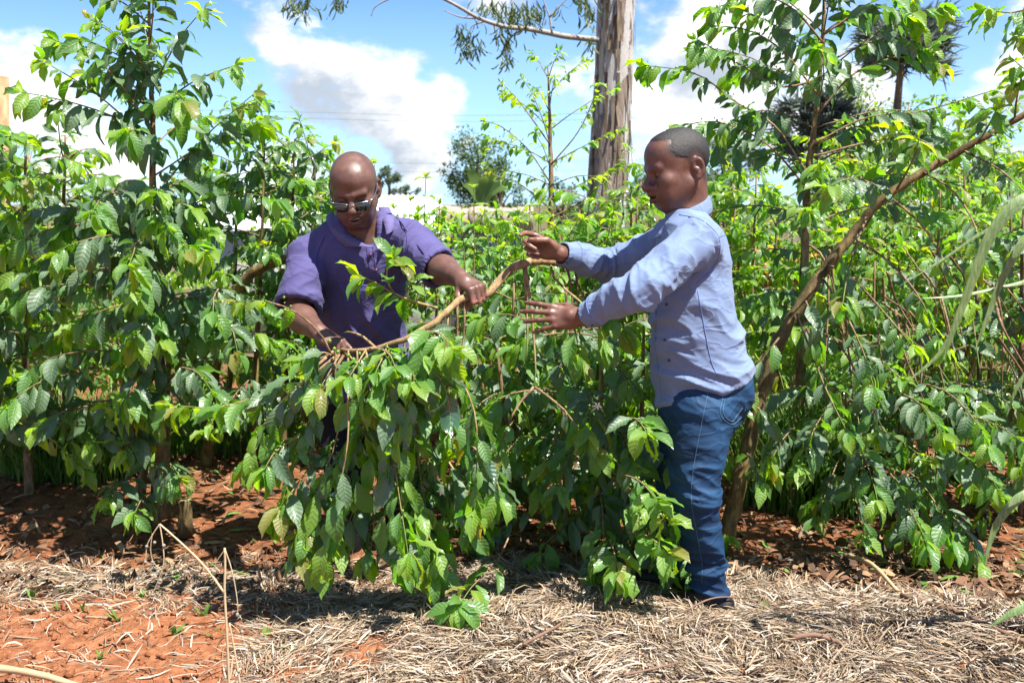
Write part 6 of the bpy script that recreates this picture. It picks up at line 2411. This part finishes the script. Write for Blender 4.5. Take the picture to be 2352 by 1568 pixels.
    for (x, y, w) in ((1075, 385, .16), (1062, 420, .14), (1138, 392, .17), (1150, 420, .14), (1170, 430, .13), (1115, 400, .15)):
        e = P(x, y, Y - .3)
        q = spline([c, (c + e) / 2 + [0, 0, .22], e], 12)
        s = np.linspace(0, 1, 12)
        ww = w * np.sin(np.clip(s * .95 + .05, 0, 1) * math.pi) ** .6
        tn = unit(e - c)
        sd = unit(np.cross(tn, [0, -1, .4]))
        v = np.concatenate([q - sd * ww[:, None] + [0, 0, -.03], q, q + sd * ww[:, None] + [0, 0, -.03]])
        f = np.array([[i, i + 1, i + 13, i + 12] for i in range(11)] + [[i + 12, i + 13, i + 25, i + 24] for i in range(11)])
        mesh_obj('leaf', v, f, [bl], root, attr={'leaf_rand': np.full(36, .5)})


sheds()
# ------------------------------------------------------------------ foreground pieces
def strap_blade(mb_pts, width, mat, parent, fold=.25):
    q = spline(mb_pts, 26)
    s = np.linspace(0, 1, 26)
    w = width * np.sin(np.clip(.12 + s * .88, 0, 1) * math.pi) ** .7
    tan = np.gradient(q, axis=0)
    tan /= np.linalg.norm(tan, axis=1)[:, None]
    view = q - CAM
    view /= np.linalg.norm(view, axis=1)[:, None]
    sd = np.cross(tan, np.array([.25, -.8, .55]))
    sd /= np.linalg.norm(sd, axis=1)[:, None] + 1e-9
    nn = np.cross(sd, tan)
    v = np.concatenate([q - sd * w[:, None] * .5 + nn * w[:, None] * fold, q, q + sd * w[:, None] * .5 + nn * w[:, None] * fold])
    n = 26
    f = np.array([[i, i + 1, i + n + 1, i + n] for i in range(n - 1)] + [[i + n, i + n + 1, i + 2 * n + 1, i + 2 * n] for i in range(n - 1)])
    o = mesh_obj('blade', v, f, [mat], parent)
    md_ = o.modifiers.new('s', 'SOLIDIFY')
    md_.thickness = .0008
    return o


def foreground():
    # strap grass on the right
    m, t = new_mat('strap_grass_leaf')
    co = t.n('ShaderNodeTexCoord').outputs['Object']
    n = t.noise(t.vmath('MULTIPLY', co, (9.0, 9.0, 1.0)), 22.0, 4, .6)
    c = t.mix(t.smooth(n, .35, .68), (.13, .23, .075), (.30, .40, .17))
    b = t.n('ShaderNodeBsdfPrincipled', {'Base Color': c, 'Roughness': .45})
    tl = t.n('ShaderNodeBsdfTranslucent', {'Color': t.mix(.5, c, (.4, .55, .12))})
    finish(t, t.n('ShaderNodeMixShader', {0: .35, 1: b.outputs[0], 2: tl.outputs[0]}).outputs[0])
    bz = P(2480, 1300, 3.0)
    base = np.array([bz[0], 3.0, 0.0])
    root = empty('strap_grass', base, 'broad-leaved pale green grass arching in from the right edge', 'grass plant')
    for pts, Y, w in (([(2440, 640), (2400, 480), (2345, 462), (2272, 540), (2228, 650), (2185, 765), (2165, 830)], 2.7, .030), ([(2450, 760), (2420, 580), (2360, 545), (2300, 640), (2262, 740), (2240, 800)], 2.75, .022),
                      ([(2450, 720), (2400, 640), (2330, 655), (2205, 680), (2105, 686)], 2.8, .012), ([(2460, 640), (2400, 470), (2262, 532), (2160, 600), (2058, 662)], 2.8, .009),
                      ([(2440, 1290), (2400, 1150), (2345, 1140), (2292, 1195), (2270, 1250), (2262, 1300)], 2.9, .026), ([(2450, 1480), (2400, 1400), (2340, 1400), (2270, 1440)], 2.75, .03),
                      ([(2440, 1000), (2390, 850), (2340, 880), (2310, 960)], 2.9, .016), ([(2180, 770), (2150, 820), (2080, 880)], 3.0, .011)):
        P0 = [base + (np.array([0, 0, .02]))] if pts[0][0] > 2400 else []
        strap_blade(P0 + [P(a, b_, Y) for a, b_ in pts], w * 1.12, m, root)
    # dry seeding stalk
    dry = plain('dry_stalk', (.52, .41, .24), .8, noise=.3, scale=30)
    seedm = plain('seed_head', (.26, .23, .19), .9, noise=.3, scale=200)
    root = empty('dry_stalk', P(530, 1600, 2.62) * [1, 1, 0], 'tall dry forked weed stalk with small round seed heads in front of the red soil', 'dry plant')
    Y = 2.62
    g = P(530, 1600, Y)
    seeds = []
    for pts, r0 in (([(540, 1900), (530, 1700), (526, 1568), (521, 1450), (516, 1359), (517, 1300), (516, 1258)], .0042), ([(516, 1362), (470, 1300), (420, 1250), (367, 1203)], .0034), ([(560, 1640), (551, 1568), (540, 1500), (527, 1430)], .0034),
                    ([(367, 1203), (352, 1225), (338, 1252), (334, 1290)], .0018), ([(367, 1203), (374, 1250), (376, 1290), (366, 1325), (350, 1365)], .0018), ([(334, 1285), (322, 1310), (315, 1330)], .0012), ([(350, 1225), (346, 1260), (352, 1290), (372, 1310), (368, 1332)], .0012),
                    ([(517, 1262), (530, 1300), (540, 1345), (546, 1390), (545, 1410)], .0018), ([(516, 1262), (500, 1285), (488, 1310)], .0012), ([(527, 1430), (545, 1445), (560, 1470), (566, 1500)], .0012), ([(350, 1365), (332, 1385), (330, 1402)], .001), ([(366, 1325), (372, 1335), (364, 1345)], .001)):
        mb = MB()
        q = spline([P(a, b_, Y) for a, b_ in pts], 20)
        mb.tube(q, np.linspace(r0, r0 * .7, 20), 7, wob=.04)
        mb.build('stalk', dry, root)
        if r0 < .0025:
            seeds.append(pts[-1])
    seeds += [(337, 1254), (350, 1290), (322, 1328), (315, 1340), (366, 1338), (330, 1378), (328, 1405), (345, 1398), (376, 1252), (492, 1312), (545, 1412), (556, 1450), (518, 1530), (548, 1540), (355, 1245), (560, 1480)]
    for (x, y) in seeds:
        mb = MB()
        small_sphere(mb, P(x, y, Y), .0042 + .001 * random.random())
        mb.build('seed_head', seedm, root)
    # canes and sticks on the ground
    r = np.random.default_rng(12)

    def lying(px0, py0, px1, py1, rad, mat, name, label, cat, lift=.012, group=None):
        def gp(a, b_):
            Yv = 3.0
            for _ in range(12):
                p = P(a, b_, Yv)
                z = float(ground_z(np.array([p[0]]), np.array([p[1]]))[0]) + .05
                d = P(a, b_, 1.0) - CAM
                Yv = (z - CAM[2]) / d[2] * 1.0
            return P(a, b_, Yv)
        A, B = gp(px0, py0), gp(px1, py1)
        mid = (A + B) / 2 + np.array([0, r.normal() * .02, lift])
        mb = MB()
        mb.tube(spline([A, mid, B], 14), np.linspace(rad, rad * .7, 14), 8, wob=.08)
        o = mb.build(name, mat)
        tag(o, label, cat, group)
    brown = plain('stick_brown', (.20, .11, .07), .8, noise=.35, scale=25)
    cane = plain('cane_tan', (.52, .36, .20), .6, noise=.3, scale=18)
    lying(-30, 1530, 215, 1585, .012, cane, 'cane', 'thick tan cane lying across the bottom left corner', 'cane')
    lying(2070, 1366, 2370, 1482, .010, brown, 'stick', 'long brown stick lying on the litter at the lower right', 'stick')
    lying(1820, 1464, 1936, 1478, .009, brown, 'stick', 'short reddish stick half buried in the straw below the jeans', 'stick')
    lying(1600, 1330, 1668, 1295, .004, brown, 'twig', 'thin twig leaning against the hem of the jeans', 'twig', .03)
    lying(1560, 1408, 1720, 1372, .0035, brown, 'twig', 'long thin twig on the straw in front of the shoes', 'twig', .012)
    lying(1200, 1480, 1285, 1435, .006, brown, 'stick', 'reddish stick on the straw below the low green runner', 'stick')
    lying(1950, 1275, 2060, 1355, .010, cane, 'stick', 'pale dry stalk bent over the litter under the right bush', 'stick', .03)
    lying(1380, 1560, 1560, 1520, .004, brown, 'twig', 'thin twig in the straw at the bottom middle', 'twig')
    # stump
    mb = MB()
    c = P(428, 1230, 4.2) * [1, 1, 0]
    h = P(428, 1150, 4.2)[2]
    q = np.array([c + [0, 0, -.03], c + [.0, 0, h * .3], c + [.004, 0, h * .7], c + [.002, 0, h * .98], c + [.002, 0, h]])
    mb.tube(q, [.036, .031, .029, .030, .027], 16, wob=.06)
    st_ = mb.build('stump', M_BARK_MOSS)
    tag(st_, 'short sawn mossy stump standing beside the trunk of the tall left coffee tree', 'stump')
    mb = MB()
    th = np.linspace(0, 2 * math.pi, 16, endpoint=False)
    v = np.concatenate([[c + [.002, 0, h + .004]], c + np.stack([.002 + .026 * np.cos(th), .026 * np.sin(th), np.full(16, h + .003)], 1)])
    mb.add(v, [[0, 1 + i, 1 + (i + 1) % 16] for i in range(16)])
    o = mb.build('cut_face', plain('cut_wood', (.24, .22, .10), .9, noise=.35, scale=60), st_)
    o.matrix_parent_inverse = Matrix.Identity(4)
    # big dead leaves on the soil
    dl = leaf_material('dead_leaf_tan', (.34, .23, .13), (.46, .34, .22), (.4, .3, .15), .7, .15, vein=(.42, .32, .2))
    for i, (x, y, yaw, s, lab) in enumerate(((660, 1460, .4, .13, 'curled tan dead leaf on the red soil left of the straw'), (655, 1455, 2.6, .09, 'broken tan dead leaf touching the curled one on the red soil'), (1770, 1400, 1.9, .085, 'pale yellow fallen leaf on the straw right of the jeans'),
                                             (480, 1190, .2, .10, 'pale tan dead leaf in the shade beside the stump'), (90, 1370, 3.0, .11, 'tan dead leaf on the left edge of the red soil'))):
        p = P(x, y, 3.0)
        d = p - CAM
        p = CAM + d * (CAM[2] - .04) / -d[2]
        o = bpy.data.objects.new('fallen_leaf', LEAF_MESH[i % NV, 0].copy())
        o.data.materials.clear()
        o.data.materials.append(dl)
        o.location = (p[0], p[1], float(ground_z(np.array([p[0]]), np.array([p[1]]))[0]) + (.03 if y < 1420 and x > 1000 else .018))
        o.scale = (s, s, s)
        o.rotation_euler = (r.normal() * .35, r.normal() * .25 - .1, yaw)
        COL.objects.link(o)
        tag(o, lab, 'leaf', 'fallen leaves')
    # seedlings on the red soil
    wm = tint_material('seedling_leaf', .45, .35)
    places = [(190, 1395), (285, 1330), (325, 1355), (365, 1330), (75, 1350), (130, 1385), (470, 1395), (595, 1390), (600, 1440), (270, 1410), (230, 1500), (490, 1445), (150, 1340), (700, 1400), (400, 1440)]
    for i, (x, y) in enumerate(places):
        p = P(x, y + 12, 3.0)
        d = p - CAM
        p = CAM + d * (CAM[2] + .01) / -d[2]
        p[2] = float(ground_z(np.array([p[0]]), np.array([p[1]]))[0])
        k = int(r.integers(3, 6))
        s = r.uniform(.03, .055) * (1.3 if i == 0 else 1)
        pos = np.repeat(p[None], k, 0)
        o = blades('seedling', pos - [0, 0, 0], r.uniform(0, 6.28, k), r.uniform(.5, 1.3, k), np.full(k, s), np.full(k, s * .30), -r.uniform(.3, 1, k), np.tile([.16, .32, .05], (k, 1)), wm, 4, None, .1, kind=None)
        tag(o, ['largest pale green seedling in the bare red soil near the left edge'][0] if i == 0 else 'tiny green weed seedling sprouting from the red soil', 'seedling', 'weed seedlings on the red soil')


foreground()
grow_all()
